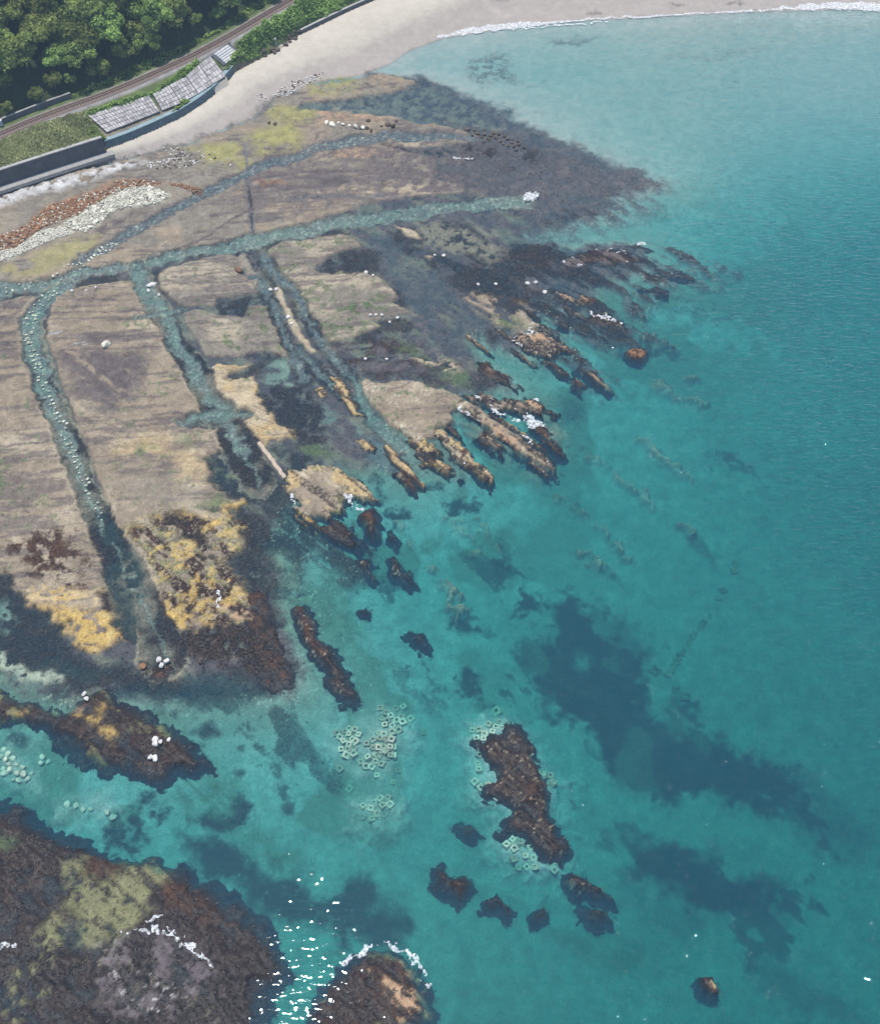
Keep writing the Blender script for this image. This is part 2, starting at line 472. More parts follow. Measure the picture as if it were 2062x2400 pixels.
def sweep(name, P, prof, material, parent=None, side=None, smooth=False):
    """extrude a closed cross-section (offset to the left of travel, height) along P; P's own z is the datum"""
    Nn = normals2(P)
    V = []
    for i in range(len(P)):
        for (o, h) in prof:
            V.append((P[i, 0] + Nn[i, 0] * o, P[i, 1] + Nn[i, 1] * o, P[i, 2] + h))
    k = len(prof)
    F = []
    for i in range(len(P) - 1):
        for j in range(k):
            a, b = i * k + j, i * k + (j + 1) % k
            F.append((a, b, b + k, a + k))
    me = bpy.data.meshes.new(name)
    me.from_pydata([tuple(map(float, v)) for v in V], [], F + [tuple(range(k))[::-1], tuple(range((len(P) - 1) * k, len(P) * k))])
    me.update()
    me.materials.append(material)
    o = bpy.data.objects.new(name, me)
    return link(o, parent)


# ------------------------------------------------------------------ lines of the land
TRACK_Z = 7.5
TRACK = smooth_line(pts('A', '-420 950, -200 875, 0 800, 200 715, 400 640, 600 570, 800 490, 1000 400, 1150 330, 1300 250, 1450 165, 1600 75, 1720 5, 1900 -105, 2100 -230', TRACK_Z), 1.2)
WALL_L = pts('A', '-420 1245, 0 1110, 320 1005, 632 905', 1.9)                 # foot of the straight wall
WALL_C = smooth_line(pts('A', '640 892, 780 842, 930 777, 1080 707, 1200 632, 1300 552, 1360 490, 1402 440', 1.5), 1.0)
VEG_TOE = pts('A', '1402 440, 1450 405, 1540 360, 1640 310, 1720 265', 1.7) + pts('B', '100 250, 200 195, 300 148, 450 75, 560 25, 620 0, 760 -60, 900 -120, 1100 -190', 1.9)
TOE = [tuple(p) for p in WALL_L] + [tuple(p) for p in WALL_C] + [tuple(p) for p in VEG_TOE[1:]]
LAND = TOE + [(300, 900, 0), (-900, 900, 0), (-900, TOE[0][1], 0)]
SHORE = pts('O', '2300 0, 1780 15, 1600 21, 1400 29, 1150 43, 1050 53, 900 76, 830 101, 790 128, 740 150, 640 167, 560 197, 535 232, 440 266, 380 291, 260 320, 120 352, 0 398, -160 450')
BEACH = SHORE + [tuple(p) for p in TOE] + [(200, 520, 0), (900, 520, 0)]
REEF = pts('O', '-160 425, 0 398, 120 352, 260 320, 380 291, 440 266, 535 232, 560 197, 640 167, 760 148, 860 163, 940 188, 1040 235, 1130 283, 1230 322, 1340 370, 1290 385, 1225 405, 1235 425, 1165 445, 1060 480, 1045 500, 1130 498, 1200 490, 1290 495, 1308 535, 1245 560, 1195 560, 1200 585, 1190 610, 1150 635, 1090 615, 1040 645, 1100 690, 1060 715, 985 690, 950 650, 965 720, 1050 780, 960 790, 900 800, 740 768, 725 775, 765 840, 800 890, 840 930, 810 950, 770 930, 740 950, 690 940, 610 940, 600 1000, 560 1030, 545 1080, 560 1130, 555 1200, 590 1330, 600 1385, 560 1400, 470 1395, 380 1408, 240 1420, 100 1400, 0 1370, -160 1340')

# ------------------------------------------------------------------ terrain grid (fan of rows, finer near the camera, wide skirt to the horizon)
yy = [28.0]
while yy[-1] < 425: yy.append(yy[-1] + .24 + .00062 * max(0, yy[-1] - 40))
ys = np.array([-6000, -2500, -800, -300, -120, -50, -10, 12, 22] + yy + [434, 450, 480, 540, 650, 900, 1800, 4000, 8000])
uu = np.linspace(-1.10, 1.10, 800)
us = np.r_[[-18, -12, -8, -4, -2.4, -1.7, -1.35, -1.2], uu, [1.2, 1.35, 1.7, 2.4, 4, 8, 12, 18]]
half = np.maximum(62, (np.clip(ys, 0, 2000) * CP + CAMH * SP) * (PW / 2) / FPX)
GX = us[None, :] * half[:, None]
GY = np.repeat(ys[:, None], len(us), 1)
T = Field(GX, GY, 'sea_sand', -3.0)
x, y = T.x, T.y
big = fbm(x, y, 40.0, 77, 4)
# sea bed: falls away from the reef and the beach
dre = polysd(x, y, REEF); dbe = polysd(x, y, BEACH)
far = np.clip(np.minimum(dre, dbe), 0, 4000)
bay = sstep(215, 310, y)
depth = 1.15 - .8 * bay + (2.5 - 2.0 * bay) * (1 - np.exp(-far / 24.0)) + (2.6 - 1.9 * bay) * (1 - np.exp(-far / 90.0)) + (big - .5) * (.7 - .35 * bay) + .9 * sstep(35, 110, far) * (1 - bay)
T.h[:] = -np.maximum(.35, depth) + (T.n2 - .5) * .18
alb = np.ones(x.size)
# gravel patches on the sea bed near the reef; fine sand in the bay
a = sstep(.45, .7, rank(fbm(x, y, 14, 811, 5))) * (1 - bay) * .75 * sstep(60, 20, far)
T._cls(np.arange(x.size), a, 'sea_gravel')
T._cls(np.arange(x.size), .65 * sstep(16, 3, far) * (1 - bay), 'sea_gravel')
T._cls(np.arange(x.size), bay, 'bay_sand')
# beach
inb = dbe < 3
dsh = linesd(x, y, SHORE, 0.0); dtoe = linesd(x, y, TOE, 0.0)
sandside = dbe < 0
tt = dsh / (dsh + dtoe + .01)
T.h = np.where(sandside, -.05 + 2.0 * np.clip(tt, 0, 1) ** .8 + (T.n2 - .5) * .08, T.h)
T._cls(np.arange(x.size), sstep(.4, -.4, dbe), 'sand_wet')
dry = sandside * sstep(.30, .55, tt + (big - .5) * .45 + (T.n2 - .5) * .06)
T._cls(np.arange(x.size), dry, 'sand')

T.c[sandside] *= (.90 + .13 * sstep(.45, .80, tt + (big - .5) * .4))[sandside][:, None]
P = T.paint
# reef flat: a shelf just under the water, thick with weed
P(REEF, 'flat', h=-.30, hn=.17, soft=2.2, warp=4.5, hsoft=4.0)
P(REEF, 'flat_pale', soft=2.2, warp=4.5, cover=.33, field='nst', crisp=.2, amount=.85)
P(REEF, 'kelp', soft=2.2, warp=4.5, cover=.22, field='n1', crisp=.15, amount=.8)
# greyer drowned fringe along the bay side
P(pts('O', '860 165, 940 190, 1040 237, 1130 285, 1230 322, 1340 370, 1240 380, 1130 340, 1030 300, 940 255, 860 240, 760 230, 640 215, 700 200, 800 185'), 'flat', h=-.5, hn=.15, soft=5, warp=6)
P(pts('O', '900 250, 1010 270, 1110 310, 1210 350, 1200 390, 1060 395, 930 390, 900 330'), 'rock_mauve', h=-.16, hn=.12, soft=3, warp=4, amount=.8)
P(pts('O', '920 250, 1010 275, 1110 320, 1130 350, 1040 350, 930 310'), 'kelp', soft=3, warp=4, cover=.35)
P(pts('O', '640 215, 760 218, 860 238, 930 255, 860 262, 740 248, 620 240'), 'channel_dk', h=-.45, soft=1.5, warp=2, amount=.8)
P(pts('O', '1040 400, 1180 395, 1330 378, 1330 420, 1200 465, 1060 500'), 'flat', h=-.6, hn=.25, soft=5, warp=7, cover=.7, field='nst', crisp=.3, amount=.9)
P(pts('O', '1020 250, 1130 290, 1230 330, 1330 372, 1250 400, 1180 420, 1060 440, 1000 420, 980 330'), 'flat', soft=5, warp=6, h=-.28, hn=.15, cover=.8, field='n1', crisp=.3, amount=.8)

P(pts('O', '600 215, 700 200, 860 180, 950 210, 1040 260, 960 262, 860 250, 760 235'), 'flat_pale', soft=3, warp=6, cover=.5, field='n2', crisp=.25, amount=.7)
P(pts('H', '960 130, 1450 170, 1600 300, 1640 520, 1480 560, 1250 520, 1200 660, 1050 600, 860 560, 780 400'), 'flat_pale', h=-.75, hn=.3, soft=4, warp=4, cover=.5, field='nst', crisp=.25, amount=.85)
# drowned weed shelf fading out round the eastern skerries
SHELF = pts('O', '1040 500, 1130 495, 1290 488, 1380 500, 1480 548, 1400 565, 1320 580, 1290 640, 1340 690, 1250 690, 1180 700, 1250 785, 1180 770, 1100 720, 1040 700, 980 690, 960 640, 1000 560')
P(SHELF, 'flat', h=-.75, hn=.3, soft=4, warp=6, cover=.62, field='nst', crisp=.25, amount=.9)
P(SHELF, 'kelp', h=-.4, hn=.3, soft=3, warp=6, cover=.25, field='nst', crisp=.15)
P(pts('O', '560 1030, 640 1000, 700 1080, 760 1150, 700 1180, 620 1110, 560 1110'), 'kelp_deep', h=-1.1, soft=3, warp=5, cover=.45, field='nst', crisp=.2)

# thin bedding cracks and ledges of the platform
vb = -x * math.sin(math.radians(5)) + y * math.cos(math.radians(5)) + (fbm(x, y, 22, 611, 3) - .5) * 16 + (fbm(x, y, 4, 617, 3) - .5) * 1.4
T.crack = np.maximum(sstep(.10, .03, np.abs((vb / 2.3) % 1 - .5)) * (vnoise(vb / 2.3, vb * 0, 7) > .35), sstep(.10, .04, np.abs((vb / .9 + .3) % 1 - .5)) * .6) * sstep(.42, .62, rank(fbm(x, y, 7, 623, 4, math.radians(5), 3.0)))
T.step = (vnoise(vb / 1.15, x * .012, 19) - .5) * .16 + (vnoise(vb / 3.1 + 9, x * .03, 23) > .55) * .10
def bedding(shape, warp):
    idx, d = T.sd(shape, warp, 1.0)
    al_ = sstep(.2, -.8, d)
    T._cls(idx, al_ * T.crack[idx] * .75, 'rock_mauve')
    T.h[idx] += al_ * (T.step[idx] - .05 * T.crack[idx])

# ---- dry platform between the beach and the main channel
UP = pts('O', '-160 440, 0 400, 120 354, 260 322, 380 293, 440 268, 540 233, 562 200, 622 172, 770 152, 845 168, 800 185, 700 198, 610 207, 590 222, 640 222, 740 232, 830 243, 875 252, 930 264, 965 280, 930 292, 850 292, 830 305, 885 330, 870 358, 935 374, 930 388, 860 395, 780 402, 690 430, 640 445, 560 468, 500 487, 420 497, 340 512, 250 535, 170 560, 100 570, 0 600, -160 640')
P(UP, 'rock_grey', h=.30, hn=.07, soft=.7, warp=2.2)
P(UP, 'rock', soft=1, warp=2, cover=.42, field='n1', crisp=.2)
P(UP, 'rock_mauve', soft=1, warp=2, cover=.14, field='nbed', crisp=.08, amount=.75)
bedding(UP, 2)
P(pts('O', '560 360, 640 345, 740 345, 830 350, 880 360, 800 385, 700 390, 600 395, 500 400, 430 420, 420 400, 500 375'), 'rock_mauve', h=.0, soft=2, warp=4, cover=.7, field='nbed', crisp=.25, amount=.8)
P(pts('O', '640 395, 700 370, 780 365, 860 372, 930 380, 880 392, 780 400, 700 405'), 'rock_pale', h=.2, soft=1.5, warp=3, cover=.6, field='nbed', amount=.8)
P(pts('O', '0 425, 120 400, 260 375, 400 360, 460 370, 400 395, 300 430, 230 460, 120 500, 0 530'), 'rock_grey', soft=3, warp=3, amount=.7)
P(pts('O', '0 400, 130 360, 250 330, 300 330, 240 350, 130 385, 60 400, 0 420, -160 460, -160 440'), 'shingle', h=.75, soft=2, warp=3, cover=.75, field='n2')
P(pts('O', '-160 600, 0 540, 100 510, 200 470, 180 510, 100 545, 0 570'), 'lime', soft=2, warp=3, cover=.4, field='n1', amount=.7)
P(pts('A', '1080 880, 1250 860, 1400 850, 1560 770, 1780 730, 1780 900, 1640 960, 1480 1010, 1300 1010, 1150 980'), 'lime', soft=2, warp=3, cover=.65, field='n1', crisp=.25)
P(pts('B', '60 600, 90 560, 200 550, 330 575, 300 630, 200 650, 80 640'), 'lime', soft=1.5, warp=2, crisp=.25, cover=.9)
P(pts('B', '0 690, 150 685, 270 690, 260 740, 150 790, 0 840'), 'lime', soft=1.5, warp=2, cover=.6, crisp=.25)
P(pts('B', '270 430, 400 395, 520 400, 530 460, 430 500, 290 500'), 'lime', soft=1.5, warp=2, cover=.65, crisp=.25)
P(pts('B', '330 575, 450 558, 600 580, 730 620, 600 640, 450 640, 330 640'), 'orange', soft=2, warp=2, cover=.6, crisp=.3)
P(pts('B', '560 420, 650 382, 780 400, 800 430, 700 470, 580 460'), 'orange', soft=2, warp=2, cover=.55, crisp=.3)
P(pts('B', '400 800, 500 780, 620 785, 650 810, 560 825, 430 825'), 'orange', soft=1.5, warp=2, cover=.85, crisp=.3)
P(pts('B', '60 900, 300 830, 520 830, 640 850, 500 900, 200 915'), 'rock_grey', soft=2, warp=2, amount=.6)
P(pts('B', '720 745, 820 728, 870 745, 860 760, 960 750, 970 765, 780 765'), 'rock_pale', h=.15, soft=.8, warp=1.5, amount=.9)
P(pts('B', '650 765, 800 770, 980 790, 1040 800, 960 810, 780 790'), 'kelp', h=-.3, soft=1, warp=1.5)
P(pts('B', '290 920, 420 905, 540 915, 500 960, 420 970, 300 945'), 'rock_mauve', h=-.04, soft=2, warp=3)
P(pts('B', '0 1020, 140 1030, 320 1020, 580 1025, 650 1000, 700 1030, 500 1040, 200 1050'), 'channel_dk', h=-.15, soft=1, warp=2, amount=.8)
P(pts('D', '1370 155, 1450 140, 1500 150, 1600 155, 1530 180, 1480 175'), 'rock_mauve', h=.0, soft=1, warp=1.5)
P(pts('D', '540 360, 640 310, 720 290, 790 250, 800 270, 700 340, 600 380'), 'rock_mauve', soft=1, warp=2, cover=.7)
P(pts('D', '1530 75, 1600 55, 1700 60, 1740 75, 1640 90, 1560 105'), 'rust', h=.42, soft=.6, warp=2.0, cover=.75)
# cracks across it
P(pts('O', '497 290, 500 350, 507 400, 512 470'), 'channel_dk', h=.0, soft=.3, warp=.8, wid=[.25, .5, .9, .7])
P(pts('O', '250 535, 330 515, 400 490, 480 440, 520 420'), 'rock_mauve', h=.2, soft=.3, warp=1.2, wid=.35)
P(pts('O', '500 370, 600 350, 740 345'), 'rock_mauve', h=.18, soft=.4, warp=1.5, wid=.5)

P(pts('O', '760 300, 885 300, 940 380, 880 396, 800 400, 750 365'), 'flat', h=.02, hn=.14, soft=4, warp=6, cover=.55, field='n2', crisp=.25, amount=.85)
P(pts('O', '640 170, 800 155, 850 168, 800 190, 700 200'), 'flat_pale', soft=3, warp=5, cover=.45, field='n2', crisp=.25, amount=.8)
P(pts('O', '540 300, 700 285, 900 300, 940 385, 800 400, 640 440, 560 440, 480 420, 470 380'), 'rock_mauve', soft=4, warp=6, cover=.5, field='n2', crisp=.3, amount=.8)
P(pts('O', '560 235, 760 235, 930 262, 960 285, 800 270, 600 262'), 'rock_mauve', soft=3, warp=5, cover=.4, field='n2', crisp=.3, amount=.7)
# ---- slabs below the main channel
def slab(shape, base='rock', h=.34, pale=.25, mauve=.2, warp=1.2, green=.06):
    P(shape, base, h=h, hn=.07, soft=.45, warp=warp, hsoft=.55)
    P(shape, 'rock_pale', soft=1.0, warp=warp, cover=pale, field='n1', crisp=.25, amount=.7)
    P(shape, 'rock_mauve', soft=1.0, warp=warp, cover=mauve, field='nbed', crisp=.1, amount=.65)
    bedding(shape, warp)
    P(shape, 'green', soft=1.0, warp=warp, cover=green, field='n2', crisp=.05, amount=.7)
SL0 = pts('O', '-160 660, 0 612, 60 597, 82 602, 47 642, 37 682, 50 740, 80 810, 105 870, 130 930, 160 1000, 185 1060, 197 1110') + pts('I', '560 150, 600 280, 655 440, 690 500, 755 600, 740 660, 690 640, 640 660, 680 700, 690 770, 600 800, 540 790, 500 820, 440 800, 440 740, 340 700, 330 660, 190 570, 0 380, -300 120')
SL1 = pts('O', '112 592, 180 577, 265 566, 282 600, 297 640, 330 685, 358 730, 384 780, 408 815, 418 832, 365 855, 385 868, 440 871, 468 913, 408 922, 427 945, 425 970, 460 990, 492 1013, 480 1030') + pts('I', '1180 -30, 1330 10, 1420 80, 1470 200, 1350 290, 1420 420, 1490 560, 1500 650, 1400 640, 1290 700, 1160 690, 1060 700, 1000 705, 960 640, 900 520, 850 420, 830 280, 760 130, 690 80, 620 -80') + pts('O', '225 1030, 200 960, 170 890, 140 810, 115 740, 95 680, 98 640')
SL2A = pts('D', '950 620, 990 580, 1130 545, 1290 500, 1380 490, 1440 540, 1480 640, 1540 720, 1300 760, 1290 800, 1120 815, 1060 800, 1010 740, 960 690')
SL2B = pts('D', '1100 850, 1160 830, 1340 860, 1460 870, 1470 810, 1560 795, 1610 830, 1610 880, 1680 950, 1690 1000, 1750 1050, 1740 1100, 1680 1115, 1600 1070, 1500 1080, 1460 1100, 1230 1110, 1200 1050, 1150 960, 1120 920')
SL2C = pts('G', '1270 170, 1300 140, 1400 130, 1480 150, 1360 180, 1350 210, 1420 215, 1500 210, 1540 260, 1530 320, 1600 380, 1650 500, 1760 540, 1770 570, 1600 590, 1580 620, 1520 610, 1460 540, 1430 500, 1500 440, 1480 400, 1360 395, 1330 340, 1290 260')
SL3 = pts('E', '60 190, 150 150, 300 130, 440 110, 520 130, 540 170, 430 200, 350 250, 300 290, 330 310, 560 310, 640 340, 700 390, 740 440, 690 470, 800 510, 700 540, 600 560, 640 590, 560 620, 480 655, 380 660, 340 610, 290 540, 240 470, 190 380, 130 290')
SL4 = pts('H', '520 110, 570 85, 700 95, 850 110, 1000 150, 1080 175, 1040 230, 1000 250, 1030 300, 940 330, 930 380, 860 400, 830 420, 770 370, 700 320, 630 250, 580 180')
slab(SL0, 'rock', mauve=.35, green=.05, pale=.12)
slab(SL1, 'rock', mauve=.2, pale=.15)
slab(SL2A, 'rock_grey', mauve=.4)
slab(SL2B, 'rock_grey', mauve=.15, green=.15)
slab(SL2C, 'rock_gold', h=.42, pale=.6, mauve=.02, warp=1.5)
slab(SL3, 'rock_grey', mauve=.35, green=.22, pale=.3)
slab(SL4, 'rock', h=.45, pale=.4, mauve=.05, green=.12, warp=1.8)
# mauve weathered belts on slab 1, and thin bed lines
P(pts('G', '330 60, 560 60, 860 30, 1020 60, 900 120, 860 190, 800 330, 640 440, 500 420, 470 370, 440 250, 360 150'), 'rock_mauve', soft=2.5, warp=4, cover=.62, field='nst', crisp=.3, amount=.95)
P(pts('G', '340 80, 700 70, 1000 60, 900 130, 860 200, 780 330, 640 430, 500 410, 450 250'), 'rock_mauve', soft=3, warp=5, cover=.5, field='n2', crisp=.3, amount=.8)
P(pts('D', '380 800, 560 790, 860 800, 880 870, 600 890, 330 900'), 'rock_mauve', soft=2, warp=3, cover=.5, field='nbed', crisp=.2, amount=.8)
P(pts('D', '380 700, 620 690, 840 700, 860 800, 400 800'), 'rock_mauve', soft=2, warp=3, cover=.4, field='n1', crisp=.3, amount=.5)
P(pts('D', '330 960, 700 930, 900 940, 980 1010, 900 1060, 400 1060, 310 1000'), 'rock_mauve', soft=2, warp=3, cover=.5, field='nbed', crisp=.2, amount=.7)
P(pts('D', '310 960, 480 990, 500 1060, 380 1070, 320 1020'), 'shingle', soft=1.5, warp=3, cover=.25, field='nbed', amount=.7)
P(pts('D', '-60 780, 60 770, 110 820, 90 960, 110 1080, -60 1120'), 'rock_mauve', soft=2, warp=3, cover=.5, field='nbed', crisp=.2, amount=.7)
for ln in ('D 330 850 560 840 860 835', 'D 300 880 520 885 720 870', 'D 350 765 600 768 800 775', 'D 330 1010 640 990 900 985 1010 1010', 'D 360 1075 700 1065 1000 1055', 'D 1060 570 1200 555 1400 560', 'D 1040 640 1260 620 1420 600', 'D 1080 680 1290 660 1480 665'):
    P(pts(ln[0], ln[2:]), 'rock_mauve', h=.26, soft=.25, warp=1.2, wid=.18)
P(pts('G', '0 620, 60 680, 120 900, 60 1000, -60 960, -60 640'), 'green', soft=2, warp=4, cover=.45, amount=.7)
P(pts('G', '180 940, 330 920, 350 1000, 200 1000'), 'green', soft=2, warp=4, cover=.3, amount=.8)
P(pts('G', '700 600, 880 560, 1060 640, 900 720, 700 760, 640 720'), 'green', soft=3, warp=4, cover=.3, amount=.75)
P(pts('G', '1080 570, 1200 550, 1230 600, 1120 620'), 'green', soft=1.5, warp=3, cover=.75, amount=.7)
P(pts('G', '1200 920, 1320 900, 1370 950, 1280 1010, 1200 990'), 'green', soft=1.5, warp=3, cover=.8, amount=.75)
P(pts('G', '700 650, 950 560, 1150 650, 1250 740, 1200 830, 960 850, 800 780, 680 760'), 'rock_gold', soft=4, warp=5, cover=.5, field='n1', crisp=.3, amount=.6)
P(pts('G', '760 780, 900 760, 1100 850, 1180 950, 1100 980, 800 960, 700 860'), 'rock_grey', soft=4, warp=4, amount=.6)
P(pts('E', '400 540, 500 540, 560 570, 480 600, 410 600'), 'green', soft=1, warp=3, cover=.7)
P(pts('E', '420 460, 560 440, 640 500, 480 530'), 'green', soft=1, warp=3, cover=.4)
P(pts('D', '1200 960, 1440 940, 1460 1060, 1300 1080'), 'green', soft=2, warp=3, cover=.3, amount=.6)
# weed belts and gold algae at the seaward ends
P(pts('I', '60 170, 230 140, 430 160, 500 230, 540 380, 500 480, 420 440, 300 360, 160 390, 130 290, 30 240'), 'kelp_red', soft=2, warp=5, cover=.62, crisp=.2)
P(pts('I', '200 420, 400 430, 560 500, 640 480, 690 560, 600 620, 440 560, 280 580, 180 540'), 'rock_gold', soft=2, warp=4, cover=.6)
P(pts('I', '190 570, 330 590, 480 610, 640 620, 690 700, 690 780, 520 820, 440 790, 450 730, 340 700, 320 640'), 'gold', h=.42, hn=.12, soft=1, warp=3, cover=.85, field='n2')
P(pts('I', '300 450, 420 480, 430 540, 330 550'), 'gold', soft=1, warp=3, cover=.5)
P(pts('I', '600 490, 650 490, 660 560, 640 620, 600 600'), 'kelp', soft=1, warp=2, h=.1)
P(pts('I', '700 540, 750 590, 740 650, 700 620'), 'gold', soft=.8, warp=2, cover=.8)
LOW1 = pts('I', '770 90, 900 60, 1100 20, 1330 40, 1420 80, 1470 200, 1350 290, 1420 420, 1490 560, 1500 650, 1290 700, 1000 700, 900 520, 850 420, 830 280')
P(LOW1, 'olive', soft=1.5, warp=4, cover=.7)
P(LOW1, 'kelp_red', h=.30, hn=.15, soft=1.5, warp=4, cover=.42, field='nst', crisp=.15)
P(LOW1, 'gold', soft=1.5, warp=4, cover=.26, field='n2', crisp=.2, amount=.85)
P(LOW1, 'kelp', soft=1.5, warp=4, cover=.2, field='nf', crisp=.12, amount=.85)
P(LOW1, 'rock_pale', soft=1.5, warp=4, cover=.16, field='nf', crisp=.1, amount=.7)
P(pts('I', '1000 20, 1120 30, 1240 130, 1330 250, 1320 290, 1200 220, 1080 130, 960 120'), 'kelp', h=.1, hn=.1, soft=1.2, warp=2.5, cover=.85)
P(pts('I', '780 90, 860 80, 890 130, 800 150'), 'kelp_red', soft=1, warp=3, cover=.8)
P(pts('I', '1230 20, 1320 40, 1320 90, 1240 90'), 'gold', soft=1, warp=2, cover=.85)
P(pts('I', '960 600, 1160 580, 1170 680, 1010 705'), 'gold', soft=1, warp=2.5, cover=.8)
P(pts('I', '1190 640, 1280 680, 1240 720'), 'gold', soft=.8, warp=1.5)
P(pts('I', '1340 560, 1500 600, 1500 660, 1380 640'), 'orange', soft=1, warp=2.5, cover=.6)
P(pts('G', '1330 970, 1440 950, 1460 970, 1360 1040, 1320 1020'), 'gold', h=.4, soft=.8, warp=2, cover=.85)

# ---- weed-dark hollows between the slabs
def weedy(shape, cls='kelp', h=-.28, cover=.85, soft=1.0, warp=3.0, field='n2', crisp=.15, amount=.92):
    soft, warp, cover = soft * 1.7, warp * 1.5, cover * .92
    P(shape, cls, h=h, hn=.14, soft=soft, warp=warp, cover=cover, field=field, crisp=crisp, amount=amount)
weedy(pts('D', '1290 760, 1440 745, 1600 740, 1650 830, 1620 850, 1560 795, 1470 810, 1460 870, 1340 860, 1290 830'), cover=.8)
weedy(pts('D', '1360 1180, 1480 1170, 1520 1130, 1470 1100, 1600 1080, 1680 1130, 1560 1180, 1540 1240, 1500 1220, 1370 1220'), cover=.9)
weedy(pts('G', '1560 330, 1640 380, 1780 380, 1900 470, 1960 620, 1800 640, 1740 560, 1650 490'), cover=.75)
weedy(pts('G', '1200 690, 1370 670, 1480 650, 1560 640, 1640 760, 1700 850, 1740 960, 1640 960, 1480 960, 1390 940, 1300 860, 1260 800, 1250 740'), h=-.6, cover=.75, field='n1')
weedy(pts('G', '1400 1000, 1700 960, 1760 1060, 1700 1080, 1600 1060, 1500 1010'), h=-.6, cover=.8)
weedy(pts('G', '1600 630, 1780 580, 1900 640, 1850 760, 1720 790, 1640 700'), h=-.5, cover=.7, field='n1')
weedy(pts('E', '400 690, 640 650, 830 690, 960 800, 980 860, 900 880, 740 850, 560 830, 450 800'), cls='kelp_red', h=-.2, cover=.65, field='nbed')
weedy(pts('E', '430 700, 620 690, 760 720, 900 800, 900 850, 700 830, 500 810'), cls='flat', h=-.22, cover=.6, field='n1')
weedy(pts('E', '340 250, 430 210, 530 220, 570 300, 480 320, 330 310'), cover=.7)
weedy(pts('E', '620 90, 720 130, 860 230, 980 330, 1080 460, 1150 560, 1180 620, 1100 640, 1060 740, 960 660, 880 560, 800 470, 740 380, 690 260, 590 170'), cls='flat', h=-.55, cover=.9, field='n1')
weedy(pts('E', '700 90, 780 130, 900 220, 960 300, 930 310, 820 230, 700 140'), cover=.8)
weedy(pts('E', '860 230, 1000 320, 1100 420, 1360 430, 1400 350, 1700 330, 1700 270, 1400 280, 1250 250, 1100 220'), h=-.4, cover=.75, field='nst')
weedy(pts('E', '1300 190, 1500 180, 1700 230, 1780 330, 1500 340, 1340 300'), h=-.2, cover=.8, field='nst')
P(pts('E', '820 60, 960 40, 1120 100, 1300 200, 1240 240, 1080 200, 1000 230, 880 160'), 'flat_pale', h=-.12, soft=2, warp=4, cover=.75)
P(pts('E', '720 60, 820 90, 850 130, 780 115'), 'rock_pale', h=.2, soft=.6, warp=1.5)
P(pts('E', '870 220, 920 225, 900 240'), 'rock_pale', h=.2, soft=.6, warp=1)
P(pts('E', '1080 430, 1180 400, 1350 450, 1420 520, 1480 590, 1380 620, 1260 600, 1200 560, 1130 500'), 'rock', h=.1, hn=.15, soft=1.5, warp=4, cover=.7, field='nst')
P(pts('E', '1200 530, 1340 520, 1400 590, 1280 600'), 'green', soft=2, warp=3, cover=.6, field='nst')
P(pts('E', '1150 400, 1350 430, 1360 460, 1180 430'), 'kelp_red', soft=1.5, warp=3, cover=.6)
P(pts('E', '640 640, 800 690, 960 780, 1100 830, 1110 880, 1000 880, 880 790, 740 720'), 'green', h=-.12, soft=1.5, warp=3, cover=.6, field='nst', amount=.8)
P(pts('E', '900 760, 1010 770, 1060 820, 980 830'), 'rock_pale', h=.12, soft=1.5, warp=3, cover=.6)
P(pts('E', '1040 830, 1090 820, 1120 860, 1060 880'), 'green', soft=1, warp=2, cover=.9)
P(pts('E', '740 755, 900 765, 960 800, 840 775'), 'rock_pale', h=.1, soft=.8, warp=2, cover=.6)
P(pts('G', '1280 740, 1400 760, 1420 800, 1300 820'), 'olive', soft=1, warp=3, cover=.6)
P(pts('G', '1500 820, 1600 840, 1600 900, 1520 880'), 'green', soft=1, warp=3, cover=.7)
P(pts('H', '210 450, 320 420, 420 480, 300 490'), 'green', h=-.2, soft=1, warp=3, cover=.7)
P(pts('H', '60 60, 240 20, 290 70, 180 110, 60 130'), 'channel', h=-.5, soft=1, warp=3, cover=.7)
P(pts('E', '20 780, 180 740, 240 760, 200 830, 60 900'), 'channel', h=-.6, soft=1.2, warp=3, cover=.8)
P(pts('E', '0 930, 90 960, 60 900, 260 880, 300 960, 120 1040, 40 1010'), 'kelp', h=-.35, soft=1, warp=3, cover=.75)
P(pts('H', '90 230, 230 180, 330 240, 340 330, 220 320, 130 330'), 'kelp', h=-.4, soft=1, warp=3, cover=.75)
P(pts('H', '330 200, 470 300, 660 320, 700 380, 560 370, 440 430, 350 380'), 'channel', h=-.8, soft=1.5, warp=3, cover=.6, field='n1', amount=.9)
P(pts('H', '420 420, 560 380, 700 420, 740 560, 620 560, 520 520'), 'channel_dk', h=-.8, soft=1.5, warp=3, cover=.6, field='n1')

